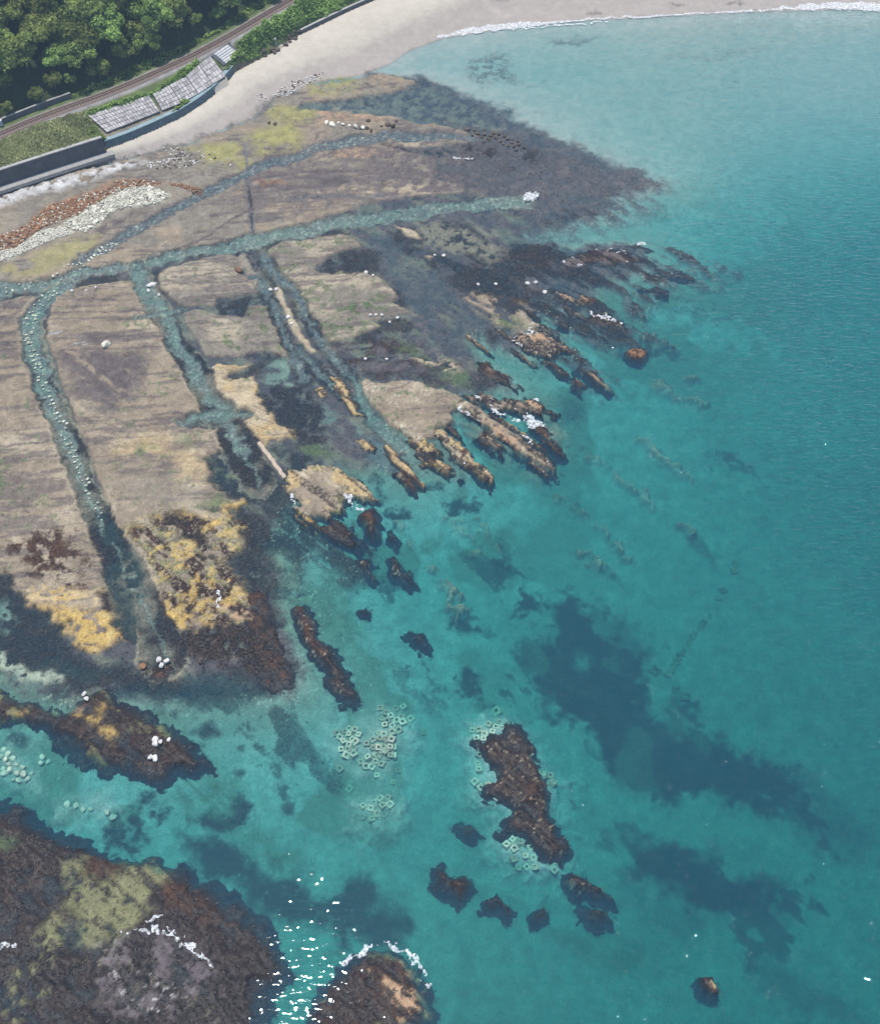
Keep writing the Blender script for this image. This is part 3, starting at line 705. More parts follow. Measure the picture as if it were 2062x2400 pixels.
# ---- channels cut through the platform
def channel(t, flat, wid, floor='channel', deep=-.75, bank=1.6, bankcls='kelp', cov=.55, rim=.0):
    l = smooth_line(pts(t, flat), 2.0)
    w_ = np.interp(np.linspace(0, 1, len(l)), np.linspace(0, 1, len(wid)), wid) * .86
    w_ = w_ * (.82 + .36 * vnoise(np.arange(len(l)) * .31, np.full(len(l), len(l) * .7), 5))
    if hasattr(bank, '__len__'):
        bank = np.interp(np.linspace(0, 1, len(l)), np.linspace(0, 1, len(bank)), bank)
    P(l, 'rock_pale', soft=.35, warp=2.4, wid=w_ + rim, cover=.7, field='n1', crisp=.3, amount=.75 if rim else 0)
    P(l, bankcls, h=deep * .45, hn=.15, soft=.5, warp=2.4, wid=w_ * .96)
    P(l, 'flat_pale', soft=.5, warp=2.4, wid=w_, cover=.35, field='n1', crisp=.2, amount=.8)
    P(l, floor, h=deep, hn=.15, soft=.6, warp=3.0, wid=np.maximum(.3, w_ - bank), hsoft=.9)
    P(l, 'channel_dk', soft=.8, warp=2.0, wid=np.maximum(.2, w_ - bank), cover=1 - cov, field='n2', crisp=.2, amount=.75)
    P(l, 'pale_stone', soft=.6, warp=2.0, wid=np.maximum(.2, w_ - bank - .3), cover=.12, field='nf', crisp=.1, amount=.6)
    return l
CH1 = channel('O', '160 532, 230 490, 300 450, 390 405, 440 380, 500 350, 560 328, 640 302, 720 287, 790 277, 900 277, 960 280', [2.2, 2.3, 2.5, 2.7, 2.9, 3.0, 2.0], 'channel_dk', -.24, .4, 'rock_mauve', .7)
CH2 = channel('O', '-160 606, 0 588, 80 575, 160 553, 230 545, 300 528, 400 508, 500 490, 600 470, 700 448, 800 435, 900 418, 1000 410, 1060 407', [2.6, 2.8, 2.6, 2.0, 2.3, 2.8, 3.0, 3.2, 3.2, 3.5, 3.0], 'channel', -.42, .4)
CH3 = channel('O', '135 572, 95 592, 65 630, 57 670, 70 720, 90 780, 115 850, 145 920, 175 990, 205 1060, 240 1130, 275 1200, 305 1270, 330 1320', [2.3, 2.9, 3.3, 3.4, 3.3, 3.5, 3.9, 4.3, 5.2, 6.0], 'channel', -.5, [.3, .4, .5, .9, 1.5, 2.0, 2.6, 3.6, 5.0, 5.8], rim=.55)
CH4 = channel('O', '280 535, 300 590, 330 640, 360 690, 390 740, 420 790, 450 840, 480 890, 505 935, 520 980', [2.8, 2.6, 2.7, 3.1, 3.5, 3.6, 3.8, 4.2, 4.5], 'channel', -.5, [.4, .5, .7, 1.0, 1.6, 2.0, 2.2, 2.8, 3.8], rim=.4)
channel('O', '282 637, 330 640, 375 628', [.9, 1.6, .8], 'channel', -.5, .3)
channel('O', '362 857, 400 852, 440 845, 490 838, 502 835', [.6, 1.8, 2.4, 2.0, .6], 'channel', -.6, .6)
CH5A = channel('E', '-80 195, -30 280, 25 370, 62 445, 105 525, 150 630, 200 720, 230 780, 260 850', [2.0, 2.4, 2.4, 2.0, 2.0, 2.0, 2.4, 3.0], 'channel_dk', -.5, .9)
CH5B = channel('E', '25 195, 95 300, 165 380, 210 440, 250 520, 310 600, 370 680, 420 760, 480 850', [2.2, 2.2, 2.0, 1.9, 1.9, 2.0, 2.2, 2.6], 'channel_dk', -.55, 1.0)
channel('E', '230 700, 300 780, 360 850, 430 930', [2.0, 2.5, 2.5], 'channel_dk', -.6, .8)
CH5D = channel('H', '480 60, 520 150, 580 260, 650 340, 740 420, 820 480', [1.2, 1.8, 2.0, 2.2, 2.5], 'channel', -.8, .4, 'kelp', .5)
P(pts('I', '600 200, 700 420, 760 600, 900 900, 700 900, 690 720, 640 400'), 'kelp_deep', h=-.6, soft=2, warp=3, cover=.7, field='nst')
P(pts('I', '560 0, 680 10, 760 200, 830 350, 860 500, 760 560, 680 420, 600 200'), 'kelp_deep', h=-.75, soft=1, warp=2, cover=.65, field='n2')
P(pts('E', '90 390, 120 385, 160 480, 230 590, 290 680, 330 720, 300 730, 220 650, 150 530'), 'rock_pale', h=.22, soft=.4, warp=1.2)
P(pts('E', '220 610, 270 640, 300 690, 260 680'), 'rust', soft=.6, warp=1.5, cover=.6)
P(pts('E', '-110 210, -60 200, 20 330, -20 380, -80 290'), 'rock_grey', h=.15, soft=.5, warp=1.5, cover=.8)

# ---- lower left: weed shelves
P(pts('I', '-200 400, 0 390, 190 580, 330 680, 440 830, 560 900, 800 950, 1000 1000, 1100 1100, 900 1080, 690 1060, 400 1040, 160 1010, 60 960, -200 900'), 'kelp', h=-.45, hn=.2, soft=1.5, warp=4)
P(pts('I', '-200 600, 60 700, 300 820, 600 960, 400 1010, 100 930, -200 800'), 'kelp_deep', h=-.8, soft=3, warp=5, cover=.6, field='n1')
P(pts('I', '0 540, 60 580, 110 680, 60 700, 0 640, -60 600'), 'channel', h=-.9, soft=1.5, warp=3, cover=.7)
P(pts('I', '-60 810, 0 820, 70 900, 180 960, 350 990, 350 1025, 160 1025, 60 960, -60 930'), 'pale_stone', h=-.25, soft=.8, warp=2.5, cover=.75, amount=.85)
P(pts('I', '700 1090, 900 1040, 1200 1020, 1500 1010, 1600 1080, 1400 1130, 1250 1170, 1000 1130, 800 1080'), 'kelp_deep', h=-1.3, hn=.3, soft=3, warp=4)
P(pts('I', '400 1110, 460 1070, 490 1100, 430 1150'), 'channel', h=-.5, soft=.8, warp=2)
# weed fingers east of slab 1
P(pts('I', '1000 700, 1290 700, 1500 660, 1560 780, 1620 900, 1500 960, 1420 900, 1360 950, 1250 900, 1100 800'), 'kelp', h=.02, hn=.25, soft=1.2, warp=4, cover=.9)
P(pts('I', '1350 -40, 1500 10, 1600 80, 1640 200, 1560 300, 1580 420, 1640 560, 1680 700, 1600 760, 1520 660, 1500 560, 1420 400, 1370 290, 1480 200'), 'kelp', h=-.4, hn=.15, soft=1.5, warp=3, cover=.9)
P(pts('I', '1560 180, 1680 100, 1780 160, 1780 420, 1640 400'), 'kelp_deep', h=-1.0, soft=2, warp=4, cover=.55, field='n1')

# ---- the sea bed: weed beds, pale sand, tan ridges
def bed(t, flat, cls='kelp_deep', h=None, soft=.9, warp=5.0, cover=1.0, amount=.95):
    P(pts(t, flat), cls, soft=soft, warp=warp, cover=cover, amount=amount, h=h, hn=.3)
bed('O', '1115 1195, 1160 1185, 1200 1210, 1240 1260, 1300 1290, 1330 1320, 1340 1370, 1400 1420, 1440 1480, 1500 1500, 1590 1540, 1640 1600, 1620 1630, 1540 1610, 1450 1590, 1350 1580, 1260 1550, 1200 1500, 1180 1460, 1110 1440, 1080 1400, 1100 1370, 1040 1340, 1035 1300, 1070 1275, 1110 1280, 1130 1240', soft=2.6, warp=9)
bed('O', '1215 1215, 1260 1225, 1320 1280, 1310 1300, 1250 1270', soft=2.0, amount=.6)
bed('O', '1460 1510, 1560 1520, 1700 1590, 1800 1660, 1800 1720, 1680 1660, 1560 1600', soft=4, amount=.6, warp=7)
bed('O', '1200 1640, 1250 1650, 1330 1680, 1450 1695, 1465 1745, 1580 1760, 1600 1800, 1560 1840, 1480 1850, 1400 1800, 1290 1770, 1260 1720', soft=3, warp=6)
bed('O', '1270 1800, 1400 1820, 1480 1870, 1420 1880, 1330 1860', soft=4, amount=.5)
bed('O', '1540 1940, 1640 1990, 1760 2060, 1780 2090, 1640 2050', soft=4, amount=.5)
bed('O', '1380 1030, 1450 1090, 1460 1110, 1400 1080', soft=1.5, amount=.7)
bed('O', '1445 880, 1480 890, 1530 930, 1520 945, 1470 915', soft=1.2, amount=.75, cover=.75)
bed('J', '1390 140, 1440 110, 1500 200, 1460 270, 1390 240'); bed('J', '1220 0, 1320 -10, 1300 80, 1240 70')
bed('J', '1060 560, 1120 550, 1160 590, 1180 690, 1140 720, 1050 690'); bed('J', '1170 730, 1200 740, 1210 790, 1160 780')
bed('J', '1040 265, 1090 255, 1180 340, 1170 370, 1100 360, 1050 310'); bed('J', '1200 310, 1270 370, 1210 380', amount=.7)
bed('J', '870 520, 905 530, 900 555, 875 550'); bed('J', '920 575, 960 570, 980 620, 940 620', amount=.8)
bed('H', '640 740, 740 730, 800 770, 700 800, 640 790'); bed('H', '960 700, 1060 680, 1160 710, 1150 745, 1040 750, 970 730', amount=.85)
bed('H', '120 880, 180 880, 180 930, 130 950'); bed('H', '200 870, 260 870, 250 930, 210 920')
bed('H', '860 590, 960 600, 1000 640, 900 640', amount=.7); bed('H', '590 590, 640 620, 620 720, 600 700', amount=.7)
bed('J', '0 -60, 120 -40, 330 120, 320 190, 220 190, 200 260, 100 250, 0 180', cover=.6, amount=.8)
bed('F', '200 860, 320 880, 340 960, 280 980, 220 930', amount=.6, soft=3)
bed('F', '480 640, 640 600, 830 640, 800 660, 640 640, 520 660', amount=.6); bed('F', '600 340, 760 380, 900 430, 1180 440, 1000 480, 800 430', amount=.45, soft=3, cover=.6)
bed('L', '780 640, 880 620, 910 700, 860 740, 800 730'); bed('L', '770 790, 830 770, 890 830, 850 880, 790 860'); bed('L', '920 760, 960 740, 1010 770, 930 850')
bed('L', '1140 770, 1220 700, 1340 720, 1360 650, 1400 620, 1490 690, 1490 760, 1440 820, 1300 860, 1180 830', 'kelp', warp=2.5)
bed('L', '1230 560, 1280 545, 1310 590, 1260 610', 'kelp', warp=1.5); bed('L', '570 850, 640 830, 800 880, 820 950, 640 930', 'kelp')
bed('L', '1120 265, 1240 210, 1290 260, 1200 300', 'kelp', warp=1.5); bed('L', '1380 490, 1440 475, 1450 510, 1400 525', 'kelp', warp=1.5)
bed('L', '10 330, 60 270, 150 300, 130 350', 'kelp', warp=1.5)
bed('M', '690 20, 800 0, 900 20, 1000 80, 1040 150, 1180 140, 1220 180, 1300 200, 1340 120, 1460 130, 1480 220, 1560 250, 1640 340, 1580 370, 1590 430, 1500 440, 1440 350, 1390 450, 1340 430, 1340 350, 1250 330, 1090 320, 1000 280, 940 200, 850 180, 720 150', warp=4, soft=2)
bed('N', '1350 700, 1480 720, 1600 810, 1700 900, 1600 880, 1480 800', amount=.5, soft=4)
bed('N', '0 530, 30 550, 20 580, -10 570', warp=1)
bed('B', '1100 330, 1200 300, 1260 270, 1320 300, 1350 370, 1320 420, 1230 410, 1180 420, 1120 380', amount=.45, soft=3, cover=.6)
bed('B', '1560 210, 1680 200, 1780 175, 1700 215', amount=.45, soft=1.5, cover=.7); bed('C', '0 215, 150 195, 260 180, 160 215, 60 225', amount=.5, soft=1.5)
bed('C', '590 300, 760 300, 1000 265, 1200 250, 1000 285, 760 315', amount=.25, soft=2)
bed('B', '1450 405, 1540 400, 1530 410', amount=.4); bed('B', '1360 430, 1440 425, 1400 440', amount=.4)
# scattered small weed patches trailing seaward, and holes in the big beds
P(pts('O', '700 1150, 1000 1080, 1250 1150, 1500 1400, 1780 1600, 1780 1950, 1500 1950, 1250 1750, 1000 1500, 800 1350'), 'kelp_deep', soft=6, warp=4, cover=.12, field='npatch', crisp=.05, amount=.75)
P(pts('O', '1060 1200, 1200 1200, 1350 1340, 1500 1480, 1640 1600, 1500 1620, 1250 1560, 1080 1420, 1030 1310'), 'sea_gravel', soft=6, warp=4, cover=.12, field='n1', crisp=.12, amount=.75)
P(pts('O', '330 1400, 600 1420, 760 1700, 700 1780, 500 1750, 350 1700'), 'kelp_deep', soft=5, warp=4, cover=.10, field='npatch', crisp=.05, amount=.7)
# pale sand hollows
for t, f in (('L', '1300 910, 1380 900, 1440 950, 1420 980, 1340 960'), ('M', '1270 0, 1330 -20, 1340 40, 1290 40'), ('M', '1260 60, 1320 70, 1330 140, 1290 190, 1200 140'), ('J', '1580 850, 1650 870, 1640 950, 1560 930'),
             ('N', '1110 60, 1200 50, 1210 140, 1150 150'), ('J', '1700 900, 1780 880, 1780 1000, 1720 1000'), ('N', '760 200, 860 280, 850 340, 780 300'), ('K', '0 1340, 60 1300, 90 1402, 0 1402'), ('K', '120 930, 200 960, 200 1010, 140 990')):
    P(pts(t, f), 'sea_sand', soft=2, warp=4)
# gravelly ground round the lower reefs
for t, f in (('J', '100 20, 380 100, 560 300, 600 500, 400 500, 330 380, 200 250'), ('L', '1150 340, 1300 440, 1400 560, 1350 700, 1100 740, 980 640, 1040 530'), ('L', '1350 860, 1500 860, 1780 960, 1780 1010, 1480 960'), ('N', '540 560, 800 600, 950 640, 900 720, 700 660'), ('N', '230 870, 380 940, 400 980, 240 980')):
    P(pts(t, f), 'sea_gravel', soft=4, warp=5, cover=.75, field='nst', crisp=.3)
# tan drowned ridges running out from the fingers
for t, f, wd in (('K', '0 100, 130 170, 230 260, 320 350, 400 430', 1.6), ('F', '590 1045, 700 1110, 780 1170, 860 1240', 1.5), ('F', '340 1100, 450 1170, 560 1245', 1.4), ('K', '340 0, 450 40, 560 170', 1.2), ('H', '1000 750, 1080 840, 1150 930', 1.0), ('H', '730 800, 820 930', .8),
                 ('H', '930 1050, 1040 1220, 1080 1270', 1.5), ('H', '1130 780, 1200 860, 1280 950', 1.0), ('J', '900 20, 980 130, 1080 250', 1.4), ('K', '650 240, 760 290', 1.4), ('K', '130 400, 240 450, 300 520', 1.2), ('F', '690 770, 790 840, 960 900', 1.6), ('F', '860 760, 920 780', 1.6)):
    l = smooth_line(pts(t, f), 2.0)
    P(l, 'rock', h=-1.15, hn=.2, soft=1.1, warp=3.2, wid=wd * .5, amount=.8, cover=.6, field='n2', crisp=.35)

# pale stones strewn on the bed near the reef, and raised gravel banks under the block heaps
near = sstep(70, 5, far) * (far > 0) * (1 - bay)
T._cls(np.arange(x.size), near * sstep(.93, .97, T.nf) * sstep(.35, .6, T.n1) * .8, 'pale_stone')
T._cls(np.arange(x.size), near * sstep(.04, .0, T.nf) * .5, 'kelp_deep')
for t, f, hh in (('J', '380 900 520 880 640 800 790 830 780 960 740 1100 660 1150 540 1130 420 1080', -1.5), ('O', '715 1630 745 1615 800 1600 805 1640 770 1665 725 1670', -1.4), ('J', '1090 870 1320 830 1460 1000 1600 1200 1560 1400 1300 1400 1120 1200', -1.1), ('N', '330 260 450 240 600 330 590 390 420 390', -1.2), ('L', '-60 360 60 370 200 540 180 600 -60 540', -.8), ('L', '360 690 560 690 680 760 620 800 380 750', -.9)):
    P(pts(t, f), 'sea_sand', h=hh, hn=.15, soft=5, warp=5, amount=.7)
for t, f, cl in (('D', '-80 500 0 480 100 460 240 365 400 335 430 380 320 420 230 455 100 515 0 545 -80 565', 'pale_stone'), ('D', '380 312 480 268 520 218 640 175 760 105 860 90 960 115 1020 155 930 205 820 215 700 235 620 295 510 378 430 355', 'pale_stone'),
                 ('D', '-80 430 0 395 150 325 200 275 280 215 400 175 560 125 680 62 800 52 960 65 1000 75 960 92 850 95 740 115 640 168 520 222 480 265 380 295 330 316 250 344 100 460 0 492 -80 505', 'rust')):
    P(pts(t, f), cl, h=.55, hn=.12, soft=.8, warp=1.5, cover=.6, amount=.7)

# little stream over the sand, and damp dark scour marks along the far waterline
P(pts('B', '1215 -60, 1195 -20, 1182 12, 1212 45, 1260 75, 1300 95'), 'sand_wet', soft=.8, warp=2.5, wid=[1.0, .8, 1.0, .9, 1.2, 1.6])
P(pts('B', '1185 -5, 1240 -8, 1300 0, 1290 15, 1220 12'), 'rock_mauve', soft=1.5, warp=3, amount=.5)
for f in ('190 72 240 66 250 82 200 88', '630 30 700 24 730 38 660 46', '910 20 950 14 1010 12 1050 26 980 34', '860 2 910 -4 920 8 870 10'):
    P(pts('C', f), 'rock_mauve', soft=1.2, warp=3, cover=.7, amount=.8)

# ---- land: terrace behind the walls, rail bed, hillside
dl = polysd(x, y, LAND)
dtr = linesd(x, y, TRACK, 0.0)
TX = np.array(TRACK)[:, :2]
LANDSIDE = [tuple(p) for p in TRACK] + [(900, 900, 0), (-900, 900, 0), (-900, TRACK[0][1] - 150, 0)]
dhill = polysd(x, y, LANDSIDE)
dtoe_l = linesd(x, y, WALL_L, 0.0); dtoe_c = linesd(x, y, WALL_C, 0.0); dtoe_v = linesd(x, y, VEG_TOE, 0.0)
wts = [1 / (q + .3) ** 2 for q in (dtoe_l, dtoe_c, dtoe_v)]
ztop = (5.9 * wts[0] + 3.75 * wts[1] + 2.2 * wts[2]) / sum(wts)
dd = np.minimum(np.minimum(dtoe_l, dtoe_c), dtoe_v)
tl = np.clip(dd / (dd + np.maximum(dtr - 3.6, 0) + .01), 0, 1)
hl = ztop + (TRACK_Z - .35 - ztop) * sstep(.12, .95, tl)
hill = np.clip(-dhill - 6.0, 0, None)
hl = np.where(dhill < 0, TRACK_Z - .35 + hill * .62 + np.minimum(hill, 14) / 14 * (fbm(x, y, 16, 909, 3) - .5) * 7, hl)
hl = np.where(hill > 130, TRACK_Z + 80.6 + np.minimum(hill - 130, 800) * .05, hl)
m = dl < -.8
T.h = np.where(m, hl, T.h)
al = sstep(-.4, -.8, dl)
idx = np.arange(x.size)
T._cls(idx, al, 'grass')
T._cls(idx, al * sstep(4.2, 2.8, np.abs(dtr) + 1.2 * (dhill < 0)) , 'gravel')
T._cls(idx, al * sstep(12, 6, dtoe_c) * (tl < .42), 'earth')
T._cls(idx, al * sstep(3, 5, -dhill), 'wood')
T.k[m] = 0
# the block revetment's slope, cut into the bank
ZT, ZB = TRACK_Z - .5, 4.4
REVET = [('525 688', '890 568', '955 665', '640 788', ZB), ('912 560', '1010 508', '1080 615', '968 658', ZB), ('1012 506', '1110 455', '1182 560', '1082 613', ZB), ('1112 452', '1185 385', '1268 505', '1184 558', ZB), ('1187 382', '1255 335', '1345 455', '1270 502', ZB), ('1262 330', '1370 255', '1447 320', '1335 388', 4.9)]
for q in REVET:
    C4 = np.array([pts('A', p_, z_)[0] for p_, z_ in zip(q[:4], (ZT, ZT, q[4], q[4]))])
    co = np.linalg.lstsq(np.c_[C4[:, :2], np.ones(4)], C4[:, 2], rcond=None)[0]
    k_ = np.nonzero((np.abs(x - C4[:, 0].mean()) < 40) & (np.abs(y - C4[:, 1].mean()) < 40))[0]
    in_ = k_[polysd(x[k_], y[k_], C4) < .5]
    T.h[in_] = co[0] * x[in_] + co[1] * y[in_] + co[2] - .7
T.r = np.clip(T.r - .25 * ((T.h < .12) & (T.h > -.1)), .3, 1)

ny, nx = GX.shape
V = np.stack([T.x, T.y, T.h], 1)
i0 = (np.arange(ny - 1)[:, None] * nx + np.arange(nx - 1)[None, :]).ravel()
F_ = np.stack([i0, i0 + 1, i0 + nx + 1, i0 + nx], 1)
ground = mesh_np('ground', V, F_, MAT['ground'], True, {'tint': ('FLOAT_COLOR', 'POINT', T.c), 'wet': ('FLOAT', 'POINT', T.r), 'grain': ('FLOAT', 'POINT', T.g)})
tag(ground, 'rock platform, beach and sea bed of the cove', None, None, 'structure')
def ground_z(px_, py_):
    """height of the terrain under world points (nearest grid vertex)"""
    px_, py_ = np.asarray(px_, float), np.asarray(py_, float)
    j = np.clip(np.searchsorted(ys, py_), 1, ny - 1)
    j = np.where(np.abs(ys[j] - py_) < np.abs(ys[j - 1] - py_), j, j - 1)
    u = px_ / half[j]
    i = np.clip(np.searchsorted(us, u), 1, nx - 1)
    i = np.where(np.abs(us[i] - u) < np.abs(us[i - 1] - u), i, i - 1)
    return T.h[j * nx + i]

# ------------------------------------------------------------------ the sea: one closed body of water
R_ = 8600.0
bv = [(-R_, -R_, -13), (R_, -R_, -13), (R_, R_, -13), (-R_, R_, -13), (-R_, -R_, 0), (R_, -R_, 0), (R_, R_, 0), (-R_, R_, 0)]
sea = mesh_np('sea', bv, [(0, 3, 2, 1), (4, 5, 6, 7), (0, 1, 5, 4), (1, 2, 6, 5), (2, 3, 7, 6), (3, 0, 4, 7)], MAT['water'])
tag(sea, 'clear turquoise sea with fine wind ripples', None, None, 'structure')

# ------------------------------------------------------------------ reef rocks: each its own mound standing on the sea bed
def fronds(bx, by, bz, tint, n, name, parent=None, length=(.25, .7), wmul=1.0):
    """limp weed ribbons lying on the ground, bent over their middle"""
    L = RNG.uniform(*length, n); W = RNG.uniform(.035, .085, n) * wmul
    a = STRIKE + RNG.normal(0, .9, n)
    dx, dy = np.cos(a), np.sin(a)
    V = np.zeros((n, 6, 3), np.float32)
    lift = RNG.uniform(.02, .09, n); tilt = RNG.normal(0, .035, n)
    for i, t in enumerate((0, .5, 1.0)):
        zz = bz + (lift if i == 1 else RNG.uniform(.0, .04, n) if i == 2 else .0)
        ww = W * (.6, 1.0, .35)[i]
        for j, sg in enumerate((-1, 1)):
            V[:, i * 2 + j, 0] = bx + dx * L * t - dy * ww * sg
            V[:, i * 2 + j, 1] = by + dy * L * t + dx * ww * sg
            V[:, i * 2 + j, 2] = zz + tilt * sg
    b = (np.arange(n) * 6)[:, None]
    F = np.concatenate([b + np.array([[0, 1, 3, 2]]), b + np.array([[2, 3, 5, 4]])])
    tc = tint * RNG.uniform(.4, 1.3, (n, 1)) * np.array([1.0, .97, .95])
    o = mesh_np(name, V.reshape(-1, 3), F, MAT['weed'], True, {'tint': ('FLOAT_COLOR', 'POINT', np.repeat(tc, 6, 0))}, parent)
    o['kind'] = 'stuff'
    return o

ROCKS = []
def rock(label, t, flat, top=.7, crown='rock', edge='kelp', width=1.6, cover=.75, extra=(), warp=1.6, step=.32, rough=.35, sink=.5, weed=3.0, group=None, zones=(), mottle=.16, lumps=.12, wash=.0):
    shape = pts(t, flat)
    A_ = np.array(shape)[:, :2]
    mn, mx = A_.min(0) - 2.2, A_.max(0) + 2.2
    gx, gy = np.arange(mn[0], mx[0], step), np.arange(mn[1], mx[1], step)
    X, Y = np.meshgrid(gx, gy)
    f = Field(X, Y, edge, 0.0)
    bare = crown in ('rock', 'rock_gold', 'rock_pale', 'rust', 'gold')
    top = top * (.42 if bare else .24) if top > 0 else top
    width = width * (.55 if bare else 1.3)
    nfine = rank(fbm(f.x, f.y, .9, 747, 4, STRIKE, 6.0, .6))
    wx = f.x + warp * (f.w1x * 1.3 + f.w2x * .8); wy = f.y + warp * (f.w1y * 1.3 + f.w2y * .8)
    d = polysd(wx, wy, shape) + (nfine - .5) * (min(2.2, warp * 1.2) if bare else .7) + (f.n2 - .5) * (.6 if bare else 1.0)
    g = ground_z(f.x, f.y)
    pr = sstep(.7, -width, d)
    ridge = (f.nst - .5) * rough * .8 + (nfine - .5) * (rough * 1.5 if bare else rough * .8) + (f.n2 - .5) * rough * .7 + (rank(fbm(f.x, f.y, 5.0, 733, 3)) - .5) * lumps
    f.h = (g - sink) + ((top + ridge * (.5 + .5 * pr)) - (g - sink)) * pr ** .7
    f.h = np.maximum(f.h, g - sink)
    hi = sstep(.35, .85, pr + (f.n2 - .5) * .5)
    if crown:
        al = hi * sstep(1 - cover - .12, 1 - cover + .12, .5 * f.nst + .5 * f.n2)
        f._cls(np.arange(f.x.size), al, crown)
    for cl, cv, fl in extra:
        q = getattr(f, fl)
        f._cls(np.arange(f.x.size), sstep(1 - cv - .1, 1 - cv + .1, q) * sstep(.15, .5, pr), cl)
    for zt_, zf, cl, cv, fl in zones:
        f.paint(pts(zt_, zf), cl, soft=1.2, warp=3.0, cover=cv, field=fl, crisp=.15)
    if bare and len(A_) < 18 and mottle: mottle = .3
    if mottle:
        f._cls(np.arange(f.x.size), sstep(1 - mottle - .08, 1 - mottle + .08, rank(.35 * f.nf + .65 * (1 - nfine))) * .85, 'kelp')
    keep = (d < .75).reshape(X.shape)
    kf = keep[:-1, :-1] & keep[1:, :-1] & keep[:-1, 1:] & keep[1:, 1:]
    nxr = X.shape[1]
    ii = (np.arange(X.shape[0] - 1)[:, None] * nxr + np.arange(nxr - 1)[None, :])[kf]
    Fq = np.stack([ii, ii + 1, ii + nxr + 1, ii + nxr], 1)
    us_, inv = np.unique(Fq, return_inverse=True)
    c0 = A_.mean(0)
    ROCKS.append((gx, gy, np.where(d < .75, f.h, -9).reshape(X.shape), step))
    root = empty('reef_rock', (float(c0[0]), float(c0[1]), 0))
    tag(root, label, 'rock', group)
    Vv = np.stack([f.x[us_] - c0[0], f.y[us_] - c0[1], f.h[us_]], 1)
    mesh_np('rock_body', Vv, inv.reshape(-1, 4), MAT['ground'], True, {'tint': ('FLOAT_COLOR', 'POINT', f.c[us_]), 'wet': ('FLOAT', 'POINT', np.clip(f.r[us_] - .15, .3, 1)), 'grain': ('FLOAT', 'POINT', f.g[us_])}, root)
    if wash:
        nz = rank(fbm(f.x, f.y, 1.1, 771, 4, rough=.7)); nb = rank(fbm(f.x, f.y, 7.0, 775, 2))
        lvl = np.abs(f.h - .01)
        mk = ((lvl < .24) & (nz * .6 + nb * .4 > 1 - wash) & (d < .7) & (d > -2.2)).reshape(X.shape)
        kq = mk[:-1, :-1] & mk[1:, :-1] & mk[:-1, 1:] & mk[1:, 1:]
        iw = (np.arange(X.shape[0] - 1)[:, None] * nxr + np.arange(nxr - 1)[None, :])[kq]
        if len(iw) > 3:
            Fw = np.stack([iw, iw + 1, iw + nxr + 1, iw + nxr], 1)
            uw, inw = np.unique(Fw, return_inverse=True)
            wo = mesh_np('foam', np.stack([f.x[uw], f.y[uw], np.maximum(f.h[uw], 0) + .05], 1), inw.reshape(-1, 4), MAT['lace'], True)
            tag(wo, 'thin lacy wash of foam along the edge of a reef rock', 'foam', 'wash along the reef rocks', 'stuff')
    kk = np.where(d < .3, f.k * (f.h > g + .05), 0)
    nw = int(kk.sum() * step * step * weed * 1.6)
    if nw > 4:
        pick = RNG.choice(f.x.size, nw, p=kk / kk.sum())
        jit = RNG.uniform(-step, step, (2, nw))
        fronds(f.x[pick] + jit[0] - c0[0], f.y[pick] + jit[1] - c0[1], f.h[pick] + .02, f.c[pick], nw, 'seaweed', root)
    return root

FG = 'H'
rock('short ochre rock finger at the near corner of the ochre slab', FG, '780 370 860 360 930 430 945 470 1015 535 1000 570 940 540 870 540 840 480', .75, 'rock_gold', extra=(('gold', .2, 'n2'),))
rock('ochre and black rock finger just beyond the short one, ending in weed', FG, '890 335 980 330 1050 400 1110 460 1180 550 1240 600 1235 660 1180 620 1130 560 1060 510 1000 460 950 400', .85, 'rock_gold', extra=(('rock_pale', .25, 'nst'), ('kelp_red', .15, 'n2')), wash=0.40)
rock('longest tan rock finger, straight and wet, with white surf along its far side', FG, '1000 225 1060 185 1100 180 1170 220 1250 290 1340 350 1440 415 1500 475 1560 555 1570 585 1510 560 1440 525 1390 490 1320 425 1230 365 1140 300 1050 240', .95, 'rock', cover=.85, extra=(('orange', .3, 'nst'), ('rock_pale', .15, 'n2')), wash=0.50)
rock('blunt tan rock finger at the seaward end of the ochre slab, farthest of its row', FG, '1080 165 1200 160 1300 185 1440 180 1490 215 1475 262 1400 255 1290 245 1250 250 1190 215 1120 190', .95, 'rock', cover=.8, extra=(('orange', .25, 'nst'), ('kelp', .2, 'n2')), wash=0.50)
rock('little dark rock nub trailing off the blunt tan finger', FG, '1490 232 1530 232 1580 258 1560 272 1510 255', .35, 'rock_gold', cover=.3)
rock('slim brown rock finger lying outside the surf gully', FG, '1420 305 1500 325 1540 385 1590 430 1612 468 1575 475 1520 412 1450 362', .7, 'rock', cover=.6, extra=(('kelp_red', .3, 'n2'),), wash=0.45)
rock('small brown rock islet between two ochre fingers', FG, '1140 380 1180 365 1240 410 1310 480 1300 505 1250 470 1170 420', .55, 'rock', cover=.45)
rock('small tan rock wedge beside the green channel mouth', FG, '515 400 560 390 622 440 610 462 570 455', .55, 'rock_gold', cover=.95, warp=.8)
rock('thin tan rock splinter with a dark edge off the ochre slab', FG, '660 430 690 430 760 510 830 570 890 630 870 640 800 580 700 505', .6, 'rock_gold', cover=.9, width=1.0, warp=.9, extra=(('rust', .2, 'n2'),))
rock('short rust-rimmed rock next to the thin tan splinter', FG, '715 575 760 565 830 630 838 662 780 640', .7, 'rock_pale', cover=.6, extra=(('kelp_red', .4, 'n1'),))
rock('long tan rock bar in the weedy pool behind the ochre slab', FG, '385 75 430 80 500 190 525 250 552 272 500 285 460 200 420 140', .6, 'rock_gold', cover=.97, width=.9, warp=.9, extra=(('rust', .08, 'n2'),))
